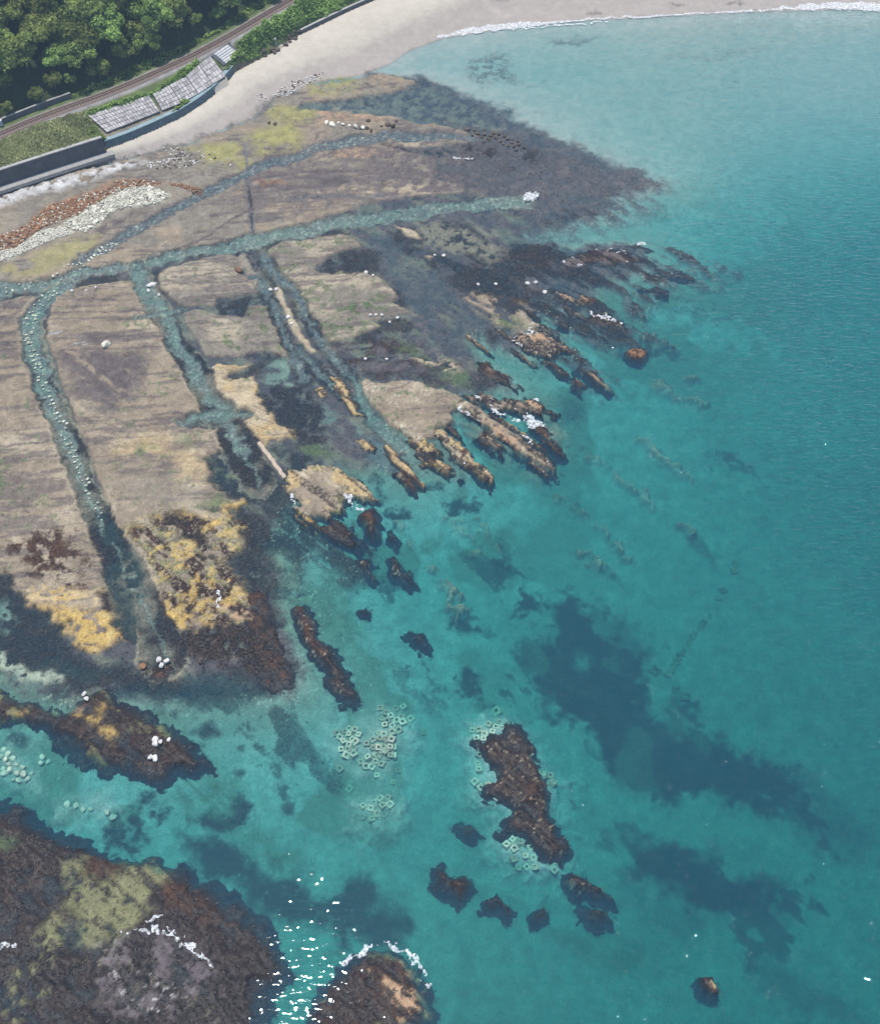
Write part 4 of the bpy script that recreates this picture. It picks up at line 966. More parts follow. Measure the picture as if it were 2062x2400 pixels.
rock('tiny tan rock hump in the weedy pool behind the ochre slab', FG, '308 140 350 128 372 170 330 187', .5, 'rock_gold', cover=.97, width=.9, warp=.6)
rock('broad dome of pale tan rock joined to shore by a thin ridge', FG, '145 600 160 570 250 555 300 520 380 518 470 560 530 610 590 680 602 725 545 715 480 690 455 730 430 780 350 800 300 795 260 815 215 790 210 720 170 670', .85, 'rock_gold', cover=.98, width=1.3, rough=.2, extra=(('rock', .45, 'n1'), ('olive', .10, 'n2'), ('rock_pale', .25, 'nst')), weed=2, wash=0.30)
rock('gold knob with weed skirt below the pale dome', FG, '205 770 260 780 300 810 315 860 250 845 215 810', .6, 'gold', cover=.7, extra=(('rock_pale', .3, 'n2'),))
rock('dark weed-covered rock tail running out from the pale dome', FG, '300 860 400 815 480 865 560 955 525 992 440 930 330 905', .6, 'gold', cover=.35, extra=(('kelp_red', .3, 'nst'),))
rock('dark weedy boulder mass on the seaward flank of the pale dome', FG, '505 790 560 745 612 730 642 800 640 880 602 932 540 872', .7, 'olive', cover=.4, extra=(('kelp_red', .4, 'nst'),), wash=0.35)
rock('two-lobed brown weedy rock off the end of the dome tail', FG, '495 1020 560 985 612 1030 590 1060 642 1100 620 1122 560 1080', .4, 'kelp_red', cover=.5, extra=(('rock_pale', .1, 'nf'),))
rock('small weedy rock between the dome and the open water', FG, '670 862 700 845 742 920 722 952 680 900', .4, 'kelp_red', cover=.35, extra=(('rock_pale', .08, 'nf'),))
rock('elongated brown weedy rock farthest out below the dome', FG, '670 990 700 975 780 1050 840 1130 800 1160 740 1120 690 1080', .5, 'kelp_red', cover=.4, extra=(('rock_pale', .12, 'nf'),), wash=0.30)
rock('speck of a dark rock off the second ochre finger', FG, '1035 600 1060 588 1090 600 1060 622', .25, 'kelp_red', cover=.3, warp=.8)
rock('brown weed rock alone in turquoise water above the dark slab', 'J', '540 265 575 240 615 270 600 305 555 295', .4, 'kelp_red', cover=.4, warp=1)
rock('dark four-sided weed rock amid scattered pale stones', 'J', '750 360 860 378 892 480 840 482 800 420', .15, 'kelp_red', cover=.2)
# eastern skerries
rock('brown weedy skerry with a white cap of surf, outermost of the row', 'F', '330 500 380 470 460 470 540 500 565 540 500 550 400 540 345 525', .6, 'kelp_red', cover=.4, extra=(('rock_pale', .12, 'nst'),), wash=0.45)
rock('low pink-brown skerry inshore of the surf-capped one', 'F', '290 420 330 375 400 395 450 435 400 450 340 440', .5, 'orange', cover=.6, extra=(('kelp_red', .4, 'nst'),), wash=0.35)
rock('rust-red boulder islet alone off the skerries', 'F', '550 665 580 645 640 650 665 680 630 705 575 695', .9, 'rust', cover=.9, edge='kelp_red', warp=.9, width=1.2)
rock('pale tan and black jagged skerry with surf along its spine', 'E', '1330 650 1400 610 1480 620 1560 660 1620 690 1650 725 1560 720 1540 760 1480 740 1400 720', .8, 'rock', cover=.6, extra=(('orange', .3, 'nst'), ('kelp', .25, 'n2'), ('rock_pale', .15, 'nf')), wash=0.55)
rock('dark knobbly skerry trailing seaward of the pale jagged one', 'F', '300 735 330 715 390 770 430 800 485 850 470 862 410 825 350 780 310 755', .5, 'kelp_red', cover=.4, extra=(('orange', .12, 'nst'),))
rock('small rust-topped skerry shoreward of the dark knobbly one', 'F', '255 795 290 785 345 825 330 845 285 825', .5, 'rust', cover=.5)
rock('low dark skerry with pale patches edging the green weed shelf', 'E', '1160 770 1220 780 1300 850 1390 900 1380 915 1280 890 1200 850', .35, 'rock', cover=.4, extra=(('kelp_red', .3, 'nst'),))
rock('long low weed skerry at the far edge of the reef', 'F', '240 220 350 165 480 160 580 190 640 230 560 250 430 250 330 260 250 260', .3, 'kelp_red', cover=.35, warp=2.5, extra=(('rock_mauve', .35, 'nst'),), wash=0.30)
rock('far dark skerry capped by a white breaker', 'F', '545 155 590 145 680 160 660 175 580 170', .25, 'kelp', cover=.3, warp=1)
rock('scatter-edged brown weed skerry right of the long low one', 'F', '690 270 720 250 780 270 850 290 890 320 800 300 720 290', .2, 'kelp_red', cover=.4, warp=2.5)
rock('dim weed skerry just awash below the scatter-edged one', 'F', '620 350 670 330 740 350 750 380 680 385', .15, 'kelp_red', cover=.3, warp=2.5)
rock('brown weed reef inshore of the surf-capped skerry', 'F', '200 520 240 505 290 545 270 565 220 550', .3, 'kelp_red', cover=.4, warp=1.5)
# near reefs
rock('large black weed reef ringed by pale hollow blocks', 'O', '965 1500 1020 1490 1030 1450 1060 1490 1080 1520 1120 1590 1130 1640 1155 1700 1130 1740 1100 1730 1070 1700 1010 1680 1030 1640 980 1600 970 1570 1000 1550 970 1530', .28, 'kelp_red', cover=.3, warp=3.0, extra=(('kelp', .3, 'n1'), ('rock_pale', .03, 'nf')), weed=4, rough=.5)
rock('heart-shaped black weed rock with glinting top', 'N', '105 350 140 340 180 390 220 375 270 410 260 460 200 500 150 460 130 430 90 450 110 400', .45, 'kelp_red', cover=.35, warp=1.6, weed=4, rough=.5, wash=0.25)
rock('three-pointed black weed rock beside the heart-shaped one', 'N', '340 430 365 460 405 520 380 545 330 515 275 510 320 470', .4, 'kelp_red', cover=.3, warp=1.3, weed=4)
rock('small round black weed rock, outermost of three', 'N', '480 515 520 505 540 540 515 585 475 580 465 550', .3, 'kelp_red', cover=.2, warp=1.0, weed=4)
rock('curved black weed reef below the block-ringed one', 'N', '570 390 620 385 740 410 800 460 822 502 780 490 700 460 650 470 590 450', .35, 'kelp_red', cover=.3, warp=1.8, weed=4, extra=(('rock_pale', .05, 'nf'),))
rock('dark drowned weed hump behind the curved reef', 'N', '650 485 700 480 790 505 790 560 730 575 670 530', -.25, 'kelp_deep', edge='kelp_deep', cover=.3, warp=1.8)
rock('lone knobbly yellow-brown rock in open water', 'N', '1100 780 1130 762 1180 792 1180 825 1150 838 1115 815', .42, 'rock_gold', cover=.45, warp=1.2, extra=(('kelp', .3, 'n2'),))
rock('oval drowned weed rock alone near the blocks', 'N', '180 190 240 185 290 230 260 250 190 220', -.15, 'kelp_deep', edge='kelp_deep', cover=.2, warp=1.2)
rock('dark spear-shaped weed reef, outermost of the weed fingers', 'O', '588 1225 622 1215 640 1240 650 1290 680 1310 700 1350 727 1422 690 1428 660 1390 650 1350 620 1320 600 1290', .12, 'kelp_red', cover=.35, warp=2.6, extra=(('rock_pale', .05, 'nf'),), weed=4)
rock('broad dark weed finger next to the golden slab', 'O', '482 1200 540 1190 560 1260 580 1330 607 1392 570 1402 530 1390 500 1340 480 1290', .18, 'kelp_red', cover=.45, warp=2.6, weed=4)
rock('black weed knoll crowned by three white stones', 'I', '870 930 920 880 1000 870 1050 920 1020 990 940 1030 880 1000', .45, 'kelp_red', cover=.3, warp=1.5, weed=4)
rock('long black weed reef streaked with gold, facing the golden slabs', 'L', '-160 30 0 20 150 60 300 130 400 150 440 110 500 60 640 20 690 90 760 135 860 155 920 205 1060 245 1110 285 1160 345 1200 420 1290 450 1290 490 1200 500 1150 530 1040 520 1000 570 950 620 880 580 740 540 560 530 500 470 400 400 320 360 240 290 100 240 0 240 -160 230', .42, 'kelp_red', cover=.45, warp=2.6, width=2.2, extra=(('gold', .06, 'n1'), ('olive', .08, 'nst'), ('kelp', .35, 'n2')), weed=4, rough=.5, step=.36, lumps=.3,
     zones=(('L', '455 180 530 185 600 205 590 240 520 230 460 210', 'gold', .9, 'n2'), ('L', '580 170 640 135 665 150 610 195', 'gold', .85, 'n2'), ('L', '615 290 660 280 690 310 680 360 640 375', 'gold', .75, 'n2'), ('L', '-40 30 40 35 50 70 -40 75', 'gold', .8, 'n2'), ('L', '260 130 330 125 340 155 280 160', 'gold', .7, 'n2'), ('L', '60 50 200 70 320 140 300 180 160 130 40 100', 'kelp_red', .75, 'n2'), ('L', '400 280 480 280 500 330 420 330', 'kelp_red', .7, 'n2'), ('L', '420 140 470 130 540 160 480 170', 'orange', .55, 'n2')))
rock('great weed-covered headland with a green algae meadow', 'M', '-120 -210 0 -150 60 -110 200 -50 330 15 440 60 620 100 760 170 870 200 960 280 1050 320 1100 400 1140 500 1140 590 1075 640 1060 763 1040 900 -120 900', .60, 'kelp_red', cover=.12, warp=3.5, width=3.0, extra=(('kelp', .6, 'n2'),), weed=4.5, rough=.5, step=.36, mottle=.22, lumps=.55,
     zones=(('M', '240 130 340 100 480 85 600 105 660 170 650 220 570 290 640 330 560 372 480 402 350 470 300 450 285 330 265 220', 'olive', .86, 'n2'), ('M', '160 400 230 290 270 310 250 440 230 520 180 470', 'olive', .7, 'n2'), ('M', '-20 10 60 15 70 50 0 75 -60 60', 'green', .85, 'n2'), ('M', '340 60 470 90 480 140 400 200 340 160', 'kelp_red', .8, 'n2'), ('M', '640 220 720 200 830 290 840 350 720 330 620 290', 'kelp_red', .75, 'n2'),
            ('M', '60 530 130 510 200 540 220 620 150 640 120 720 40 760 40 650', 'olive', .5, 'n2'), ('M', '340 520 420 480 560 500 640 560 660 640 540 640 480 560 360 600', 'olive', .42, 'n2'), ('M', '740 650 850 640 880 720 780 740', 'olive', .5, 'n2'), ('M', '340 460 440 410 520 400 500 450 380 500', 'flat_pale', .6, 'n2'), ('M', '360 480 520 420 700 420 820 470 900 600 900 740 700 763 500 763 380 640', 'flat', .40, 'n2'), ('M', '430 560 620 520 760 600 800 720 560 740', 'shingle', .06, 'nf'), ('M', '800 200 960 290 1080 400 1130 500 1130 600 1040 560 960 420 860 300', 'kelp', .8, 'n2')))
rock('round weed-topped rock fringed with sun sparkle by the headland', 'M', '1210 710 1280 600 1360 530 1420 480 1510 450 1600 490 1680 560 1697 640 1690 690 1740 700 1700 735 1640 800 1500 900 1180 860', .55, 'kelp_red', cover=.6, warp=2.0, width=2.2, extra=(('orange', .22, 'nst'), ('olive', .12, 'n1'), ('kelp', .25, 'n2')), weed=4, rough=.5, lumps=.4, wash=.45)

def splinter(t, x0, y0, x1, y1, w_, label, group, crown='rock', top=.45):
    dx, dy = x1 - x0, y1 - y0
    L = math.hypot(dx, dy); nx_, ny_ = -dy / L * w_, dx / L * w_
    q = [(x0, y0)] + [(x0 + dx * f + nx_ * k, y0 + dy * f + ny_ * k) for f, k in ((.2, .8), (.55, 1.0), (.85, .6))] + [(x1, y1)] + [(x0 + dx * f - nx_ * k, y0 + dy * f - ny_ * k) for f, k in ((.85, .6), (.5, .9), (.2, .7))]
    rock(label, t, ' '.join('%.1f %.1f' % p_ for p_ in q), top, crown, cover=.6, width=.8, warp=1.3, step=.24, extra=(('kelp_red', .3, 'n2'), ('orange', .15, 'nst')), group=group)
for q in ((1090, 215, 1240, 320, 8), (1180, 240, 1340, 335, 9), (1250, 268, 1420, 385, 8), (1440, 405, 1560, 520, 9), (960, 300, 1060, 385, 8), (1020, 415, 1110, 500, 8), (880, 405, 985, 510, 9), (995, 515, 1040, 570, 8), (1150, 555, 1225, 650, 8), (1320, 405, 1450, 520, 9), (1200, 380, 1300, 470, 7), (830, 440, 900, 540, 8)):
    splinter('H', *q, 'thin jagged rock splinter among the ochre fingers', 'splinters among the ochre fingers', 'rock_gold')
for q in ((1480, 592, 1650, 722, 9), (1400, 640, 1560, 752, 9), (1240, 600, 1400, 692, 9), (1180, 785, 1385, 905, 9), (1500, 755, 1620, 832, 8), (1330, 700, 1460, 790, 8), (1380, 480, 1500, 590, 9), (1100, 640, 1240, 740, 9), (1600, 480, 1740, 560, 9), (1560, 400, 1700, 470, 9)):
    splinter('E', *q, 'thin jagged rock splinter among the eastern skerries', 'splinters among the skerries', 'rock', .35)

# thin ridge linking the dome to the slab
RIDGE = resample(pts('G', '1545 610, 1580 660, 1640 740, 1700 820', .0), .8)
RIDGE[:, :2] += RNG.normal(0, .06, (len(RIDGE), 2)); RIDGE[:, 2] = .0
rw = sweep('rock_ridge', RIDGE, [(-.75, -1.2), (-.42, .62), (.42, .70), (.8, -1.2)], noise_mat('ridge_stone', (.42, .34, .25), .2, 1.4, .95, .4, .05))
tag(rw, 'straight narrow ridge of pale stone linking slab and dome', 'ridge')

# ------------------------------------------------------------------ weed over the reef flat and sea bed
vis = (np.abs(T.x) < half[np.repeat(np.arange(ny), nx)] * 1.08) & (T.y > 35) & (T.y < 330)
cell = np.repeat((np.gradient(ys) * half * (us[20] - us[19])), nx)
kw = np.where(vis & (T.h > -3.5) & (T.h < 1.2), np.clip(T.k, 0, 1) ** 1.4 * cell, 0)
NW = 110000
pick = RNG.choice(T.x.size, NW, p=kw / kw.sum())
w_o = fronds(T.x[pick] + RNG.uniform(-.2, .2, NW), T.y[pick] + RNG.uniform(-.2, .2, NW), T.h[pick] + .01, T.c[pick], NW, 'seaweed', None, (.25, .75))
tag(w_o, 'dark brown seaweed fronds carpeting reef flats and sea bed', 'seaweed', None, 'stuff')

# ------------------------------------------------------------------ foam
def foam(label, t, flat, top=.25, cover=.6, warp=1.5, line=None, step=.22, z0=.03, ragged=1.0):
    shape = pts(t, flat)
    A_ = np.array(shape)[:, :2]
    pad = 1.5 + (0 if line is None else np.max(line))
    mn, mx = A_.min(0) - pad, A_.max(0) + pad
    X, Y = np.meshgrid(np.arange(mn[0], mx[0], step), np.arange(mn[1], mx[1], step))
    xx, yy_ = X.ravel(), Y.ravel()
    wx = xx + warp * (fbm(xx, yy_, 2.5, 71, 3) - .5) * 2; wy = yy_ + warp * (fbm(xx, yy_, 2.5, 83, 3) - .5) * 2
    d = polysd(wx, wy, shape) if line is None else linesd(wx, wy, shape, line)
    n = fbm(xx, yy_, .9, 97, 4, rough=.65)
    n = rank(n)
    inside = np.clip(-d / (1.2 if line is None else np.mean(line)), -1, 1)
    val = inside * (.55 + .9 * (1 - ragged)) + (n - .5) * ragged + .5 - (1 - cover)
    keep = (val > 0.02) & (d < .2)
    g = np.maximum(ground_z(xx, yy_), 0.0)
    for (rx, ry, rh, rs) in ROCKS:
        if rx[0] > xx.max() or rx[-1] < xx.min() or ry[0] > yy_.max() or ry[-1] < yy_.min(): continue
        ci = np.clip(((xx - rx[0]) / rs).round().astype(int), 0, len(rx) - 1); cj = np.clip(((yy_ - ry[0]) / rs).round().astype(int), 0, len(ry) - 1)
        ok = (xx > rx[0]) & (xx < rx[-1]) & (yy_ > ry[0]) & (yy_ < ry[-1])
        g = np.where(ok, np.maximum(g, rh[cj, ci]), g)
    zz = g + min(z0, .12) + top * np.clip(val, 0, .7) * (.5 + n)
    K = keep.reshape(X.shape)
    kf = K[:-1, :-1] & K[1:, :-1] & K[:-1, 1:] & K[1:, 1:]
    nxr = X.shape[1]
    ii = (np.arange(X.shape[0] - 1)[:, None] * nxr + np.arange(nxr - 1)[None, :])[kf]
    if len(ii) == 0: return
    Fq = np.stack([ii, ii + 1, ii + nxr + 1, ii + nxr], 1)
    u_, inv = np.unique(Fq, return_inverse=True)
    o = mesh_np('foam', np.stack([xx[u_], yy_[u_], zz[u_]], 1), inv.reshape(-1, 4), MAT['lace'], True)
    tag(o, label, 'foam', None, 'stuff')
    return o
foam('thick white swash line where the bay meets the sand', 'O', '885 75, 950 63, 1000 57, 1060 50, 1150 43', .05, .5, .8, line=[.5, 1.5, 1.8, 1.5, .5], z0=.02, ragged=.45, step=.16)
foam('thin broken swash line along the middle of the beach', 'O', '1150 42, 1220 37, 1300 33, 1400 28', .03, .4, 1.0, line=[.5, .6, .6, .6], z0=.02, ragged=.6, step=.16)
foam('pale swash along the beach beside the thick surf', 'O', '1380 29, 1460 25, 1560 21', .03, .35, 1.2, line=[.5, .8, .6], z0=.02, ragged=.7, step=.16)
foam('broad white surf at the far end of the beach', 'O', '1520 22, 1620 16, 1700 13, 1780 13, 1900 9, 2100 4', .06, .5, 1.5, line=[.5, 1.6, 2.6, 2.8, 2.6, 2.6], z0=.02, ragged=.6, step=.18)
foam('second thin swash line just seaward of the thick one', 'O', '1010 62, 1070 56, 1150 49, 1230 44', .03, .3, 1.2, line=[.4, .6, .6, .4], z0=.02, ragged=.8, step=.16)
foam('solid white burst of spray on the outer reef', 'B', '1395 1030, 1410 1012, 1470 1015, 1475 1035, 1440 1048, 1400 1050', .9, .97, .6)
foam('short white streak of foam on the reef flat', 'B', '1030 822, 1080 822, 1130 830, 1120 838, 1035 834', .4, .75, .8)
foam('white breaker cap on the far dark skerry', 'F', '590 150, 640 150, 650 160, 600 160', .6, .85, .6, z0=.3)
foam('surf cap curling over the outermost skerry', 'F', '370 475, 390 480, 400 500, 450 490, 515 520, 510 532, 450 510, 400 512', .4, .7, 1, z0=.5)
foam('churned white surf in the gully between ochre fingers', 'H', '1370 270, 1420 265, 1470 290, 1500 330, 1450 345, 1400 330', .5, .7, 1.2)
foam('white surf streak beside the longest tan finger', 'H', '1370 370, 1400 375, 1450 425, 1420 420', .4, .7, .8, z0=.3)
foam('thin foam edge where the longest finger meets the slab', 'H', '1035 230, 1070 240, 1130 290, 1100 280', .4, .7, .8, z0=.4)
foam('foam streaks trailing through the surf gully', 'H', '1170 200, 1220 230, 1300 270, 1380 310, 1350 320, 1250 270', .3, .45, 1.2)
foam('foam pocket on the flank of the pale dome', 'H', '455 700, 500 690, 520 745, 570 770, 560 790, 500 765', .4, .6, 1.0, z0=.4)
foam('small foam patch at the inshore foot of the pale dome', 'H', '170 690, 200 690, 210 730, 180 740', .3, .6, .8)
foam('foam on the pale jagged skerry', 'E', '1360 640, 1440 620, 1460 640, 1380 655', .3, .5, 1.0, z0=.7)
foam('foam fringe seaward of the blunt tan finger', 'H', '1420 180, 1470 190, 1500 225, 1470 210', .4, .55, .8)
foam('little white trickle in the weed beside the golden slab', 'I', '1295 470, 1310 470, 1315 520, 1300 560, 1320 590, 1290 575, 1290 510', .3, .75, .5, z0=.35)

foam('broken line of foam curling over the grey part of the headland', 'M', '480 405, 600 392, 700 420, 770 460, 820 520, 860 590', .06, .26, 1.4, line=[.3, .6, .7, .7, .6, .3], z0=.10, ragged=.9, step=.16)
foam('foam streak at the left edge of the headland', 'M', '-60 455, 0 445, 60 450, 80 470', .1, .36, 1.2, line=[.5, .7, .6, .3], z0=.10, ragged=.9, step=.16)
foam('short foam streak across the green meadow edge of the headland', 'M', '565 355, 610 345, 660 335', .1, .55, .8, line=[.2, .4, .2], z0=.10, ragged=.8, step=.16)
foam('arc of foam round the far rim of the round weed-topped rock', 'M', '1370 530, 1430 480, 1510 450, 1600 480, 1680 545, 1705 630', .06, .22, 1.4, line=[.4, .7, .7, .7, .7, .4], z0=.04, ragged=.9, step=.16)

# ------------------------------------------------------------------ sea walls
wl_ = resample(WALL_L, 2.0)
root = empty('sea_wall', tuple(wl_[len(wl_) // 2]))
tag(root, 'tall straight grey concrete sea wall with a pale footing ledge', 'sea wall', None, 'thing')
off = np.array([root.location.x, root.location.y, root.location.z])
def local(Pn): return Pn - off
sweep('wall', local(wl_), [(0, -1.3), (.30, 4.35), (1.1, 4.35), (1.4, -1.3)], MAT['concrete_dark'], root)  # shaded seaward face, its shadow put into the dark colour
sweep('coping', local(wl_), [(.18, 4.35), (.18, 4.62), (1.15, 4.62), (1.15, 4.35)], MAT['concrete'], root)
fl = resample(np.vstack([wl_, pts('A', '668 893', 1.9)]), 2.0)
sweep('footing', local(fl), [(-2.1, -1.1), (-2.1, -.05), (-.02, .0), (-.02, -1.1)], MAT['concrete'], root)
root = empty('sea_wall', tuple(WALL_C[len(WALL_C) // 2]))
tag(root, 'curved blue-grey sea wall below the block revetment', 'sea wall', None, 'thing')
off = np.array([root.location.x, root.location.y, root.location.z])
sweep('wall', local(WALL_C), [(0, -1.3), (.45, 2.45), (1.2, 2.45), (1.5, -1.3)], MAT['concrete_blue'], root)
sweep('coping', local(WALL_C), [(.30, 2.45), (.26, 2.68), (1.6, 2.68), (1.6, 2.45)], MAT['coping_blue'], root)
sweep('footing', local(WALL_C), [(-.85, -1.1), (-.8, -.10), (-.02, -.05), (-.02, -1.1)], MAT['concrete_pale'], root)
lw = smooth_line(pts('B', '235 178, 300 146, 450 73, 560 24, 620 0, 760 -60, 900 -120', 1.7), 1.5)
root = empty('low_sea_wall', tuple(lw[0])); off = lw[0].copy()
tag(root, 'low dark sea wall between the green thicket and far beach', 'sea wall', None, 'thing')
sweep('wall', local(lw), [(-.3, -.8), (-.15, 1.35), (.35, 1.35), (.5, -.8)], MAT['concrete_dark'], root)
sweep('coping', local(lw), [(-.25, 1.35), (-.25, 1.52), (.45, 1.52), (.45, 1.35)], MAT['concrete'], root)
rl = smooth_line(pts('A', '-300 860, 0 748, 200 668, 330 620, 430 585', TRACK_Z - .3), 1.5)
root = empty('retaining_wall', tuple(rl[len(rl) // 2])); off = np.array(root.location)
tag(root, 'low dark retaining wall at the foot of the wooded hill', 'retaining wall', None, 'thing')
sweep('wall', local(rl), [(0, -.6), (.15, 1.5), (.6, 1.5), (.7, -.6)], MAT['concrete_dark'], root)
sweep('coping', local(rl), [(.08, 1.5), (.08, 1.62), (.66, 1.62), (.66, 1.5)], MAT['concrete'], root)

# ------------------------------------------------------------------ railway
root = empty('railway_track', tuple(TRACK[len(TRACK) // 2])); off = np.array(root.location)
tag(root, 'single rusty railway track on brown ballast below the woods', 'railway')
sweep('ballast_bed', local(TRACK), [(-2.1, -.6), (-1.4, .0), (1.4, .0), (2.1, -.6)], noise_mat('brown_ballast', (.185, .14, .115), .35, 2.5, .95, .5, .06), root)
for sg in (-1, 1):
    o_ = sg * .5335
    sweep('rail', local(TRACK), [(o_ - .07, .16), (o_ - .045, .33), (o_ + .045, .33), (o_ + .07, .16)], MAT['rail'], root)
sl = resample(TRACK, .84)
nn = normals2(sl)
keep_ = [i for i in range(len(sl)) if -165 < sl[i, 0] < -20][:300]
s0 = None
for i in keep_:
    a_ = math.atan2(nn[i, 1], nn[i, 0])
    loc = sl[i] - off + np.array([0, 0, .06])
    if s0 is None:
        s0 = box('sleeper', tuple(loc), (2.1, .24, .2), MAT['sleeper'], root, (0, 0, a_), .02)
    else:
        c_ = s0.copy(); c_.location = tuple(loc); c_.rotation_euler = (0, 0, a_); link(c_, root)
root = empty('trackside_cabinet', pts('A', '6 745', TRACK_Z)[0])
tag(root, 'pale blue trackside cabinet at the end of the retaining wall', 'cabinet')
box('cabinet_body', (0, 0, .65), (1.2, .8, 1.7), noise_mat('pale_blue_metal', (.42, .5, .56), .1, 2, .5, 0), root, bev=.03)
box('cabinet_roof', (0, 0, 1.56), (1.4, 1.0, .12), MAT['concrete_pale'], root, bev=.02)
cdoor = box('cabinet_door', (0, -.42, .7), (.9, .05, 1.3), MAT['concrete_pale'], root, bev=.01)
box('handle', (.3, -.05, 0), (.06, .08, .25), MAT['rail'], cdoor, bev=.01)
mk = empty('marker_post', pts('A', '1645 262', 2.6)[0])
tag(mk, 'small white marker post at the seaward edge of the thicket', 'post')
box('post_shaft', (0, 0, .3), (.22, .22, 2.6), MAT['concrete_pale'], mk, bev=.02)
box('post_head', (0, 0, 1.7), (.6, .2, .45), MAT['foam'], mk, bev=.03)

# ------------------------------------------------------------------ block revetment: every slab its own piece
root = empty('block_revetment', pts('A', '900 620', 5.5)[0]); off = np.array(root.location)
tag(root, 'sloping revetment of weathered concrete blocks below the railway', 'revetment')
def lerp(a, b, t): return a + (b - a) * t
def patch(q, ncol, nrow, material, thick=.45, gap=.12, name='slab', jit=.05, zt=ZT, zb=ZB):
    TL, TR, BR, BL = [np.array(pts('A', p_, z_)[0]) for p_, z_ in zip(q, (zt, zt, zb, zb))]
    bk = MAT['concrete_dark']
    n_ = np.cross(TR - TL, BL - TL); n_ /= np.linalg.norm(n_); n_ *= np.sign(n_[2])
    for r in range(nrow):
        for c in range(ncol):
            sh = 0.0
            cs = [(c + sh, r), (c + 1 + sh, r), (c + 1 + sh, r + 1), (c + sh, r + 1)]
            cor = []
            for (u_, v_) in cs:
                u_, v_ = min(u_ / ncol, 1), v_ / nrow
                cor.append(lerp(lerp(TL, TR, u_), lerp(BL, BR, u_), v_))
            cor = np.array(cor); ce = cor.mean(0)
            ed = np.linalg.norm(cor[1] - cor[0]); ev = np.linalg.norm(cor[3] - cor[0])
            cor = ce + (cor - ce) * (1 - gap / min(ed, ev) * .9)
            up = n_ * (.10 + RNG.uniform(-jit, jit) + .03 * (r % 2))
            top = cor + up + RNG.normal(0, .02, (4, 1)) * n_
            bot = ce + (cor - ce) * 1.05 - n_ * thick
            V_ = np.vstack([top, bot]) - ce
            o = mesh_np(name, V_, [(0, 1, 2, 3), (4, 7, 6, 5), (0, 4, 5, 1), (1, 5, 6, 2), (2, 6, 7, 3), (3, 7, 4, 0)], material, False, None, root, tuple(ce - off))
            bmf(o)
    b4 = np.array([TL, TR, BR, BL]); ce = b4.mean(0)
    V_ = np.vstack([b4 - n_ * .18, b4 - n_ * 1.6]) - ce
    o = mesh_np('joint_bed', V_, [(0, 1, 2, 3), (4, 7, 6, 5), (0, 4, 5, 1), (1, 5, 6, 2), (2, 6, 7, 3), (3, 7, 4, 0)], bk, False, None, root, tuple(ce - off))
    bmf(o)
def bmf(o):
    import bmesh
    bm = bmesh.new(); bm.from_mesh(o.data); bmesh.ops.recalc_face_normals(bm, faces=bm.faces[:]); bm.to_mesh(o.data); bm.free()
for q, (nc_, nr_) in zip(REVET[:5], ((20, 5), (6, 5), (6, 5), (5, 5), (5, 5))):
    patch(q[:4], nc_, nr_, MAT['slab'])
patch(REVET[5][:4], 1, 6, MAT['concrete_pale'], name='step', gap=.22, jit=.02, zb=4.9)

# ------------------------------------------------------------------ boulders and blocks
def boulder_mesh(name, seed, material, sub=2, flat=.75, ang=.5):
    import bmesh
    from mathutils import noise as mn
    bm = bmesh.new()
    bmesh.ops.create_icosphere(bm, subdivisions=sub, radius=.5)
    rr = random.Random(seed)
    cuts = [(Vector((rr.uniform(-1, 1), rr.uniform(-1, 1), rr.uniform(-.4, 1))).normalized(), rr.uniform(.28, .42)) for _ in range(7)]
    for v in bm.verts:
        for nrm, dd_ in cuts:
            q = v.co.dot(nrm) - dd_
            if q > 0: v.co -= nrm * q
        v.co *= 1 + ang * .35 * mn.noise(v.co * 2.2 + Vector((seed * 3.1, 0, 0)))
        v.co.z *= flat
    me = bpy.data.meshes.new(name); bm.to_mesh(me); bm.free()
    me.materials.append(material)
    return me
def boulder_set(material, n=6, sub=1, s0=0): return [boulder_mesh('boulder', s0 + i, material, sub) for i in range(n)]
B_PALE, B_RUST = boulder_set(MAT['boulder_pale'], 6, 2, 10), boulder_set(MAT['boulder_rust'], 6, 2, 30)
B_WHITE, B_DARK = boulder_set(MAT['boulder_white'], 5, 2, 50), boulder_set(MAT['boulder_dark'], 5, 2, 70)
def put(meshes, name, x_, y_, size, label, cat, group=None, z=None, sx=1.0):
    o = bpy.data.objects.new(name, random.choice(meshes))
    zz = float(ground_z([x_], [y_])[0]) if z is None else z
    o.location = (x_, y_, zz + size * .2)
    o.rotation_euler = (random.uniform(-.3, .3), random.uniform(-.3, .3), random.uniform(0, 6.28))
    o.scale = (size * sx * random.uniform(.85, 1.2), size * random.uniform(.85, 1.15), size * random.uniform(.75, 1.1))
    link(o)
    return tag(o, label, cat, group)
def scatter_in(shape, n, dmin, tries=40):
    A_ = np.array(shape)[:, :2]
    mn_, mx_ = A_.min(0), A_.max(0)
    out = []
    for _ in range(tries):
        c = RNG.uniform(mn_, mx_, (n * 3, 2)).astype(np.float32)
        c = c[polysd(c[:, 0], c[:, 1], shape) < 0]
        for q in c:
            if len(out) >= n: return out
            if all((q[0] - o[0]) ** 2 + (q[1] - o[1]) ** 2 > dmin * dmin for o in out):
                out.append((float(q[0]), float(q[1])))
    return out
pale1 = pts('D', '-60 500 0 490 100 465 240 370 330 345 400 340 420 380 320 412 230 450 100 510 0 540 -60 560', .35)
pale2 = pts('D', '385 312 480 272 520 222 640 180 760 110 860 95 960 120 1015 155 930 200 820 210 700 230 620 290 510 372 430 350', .35)
rust1 = pts('D', '-60 430 0 400 150 330 200 280 280 220 400 180 560 130 640 110 640 165 520 220 480 262 380 290 330 312 250 340 100 455 0 488 -60 500', .35)
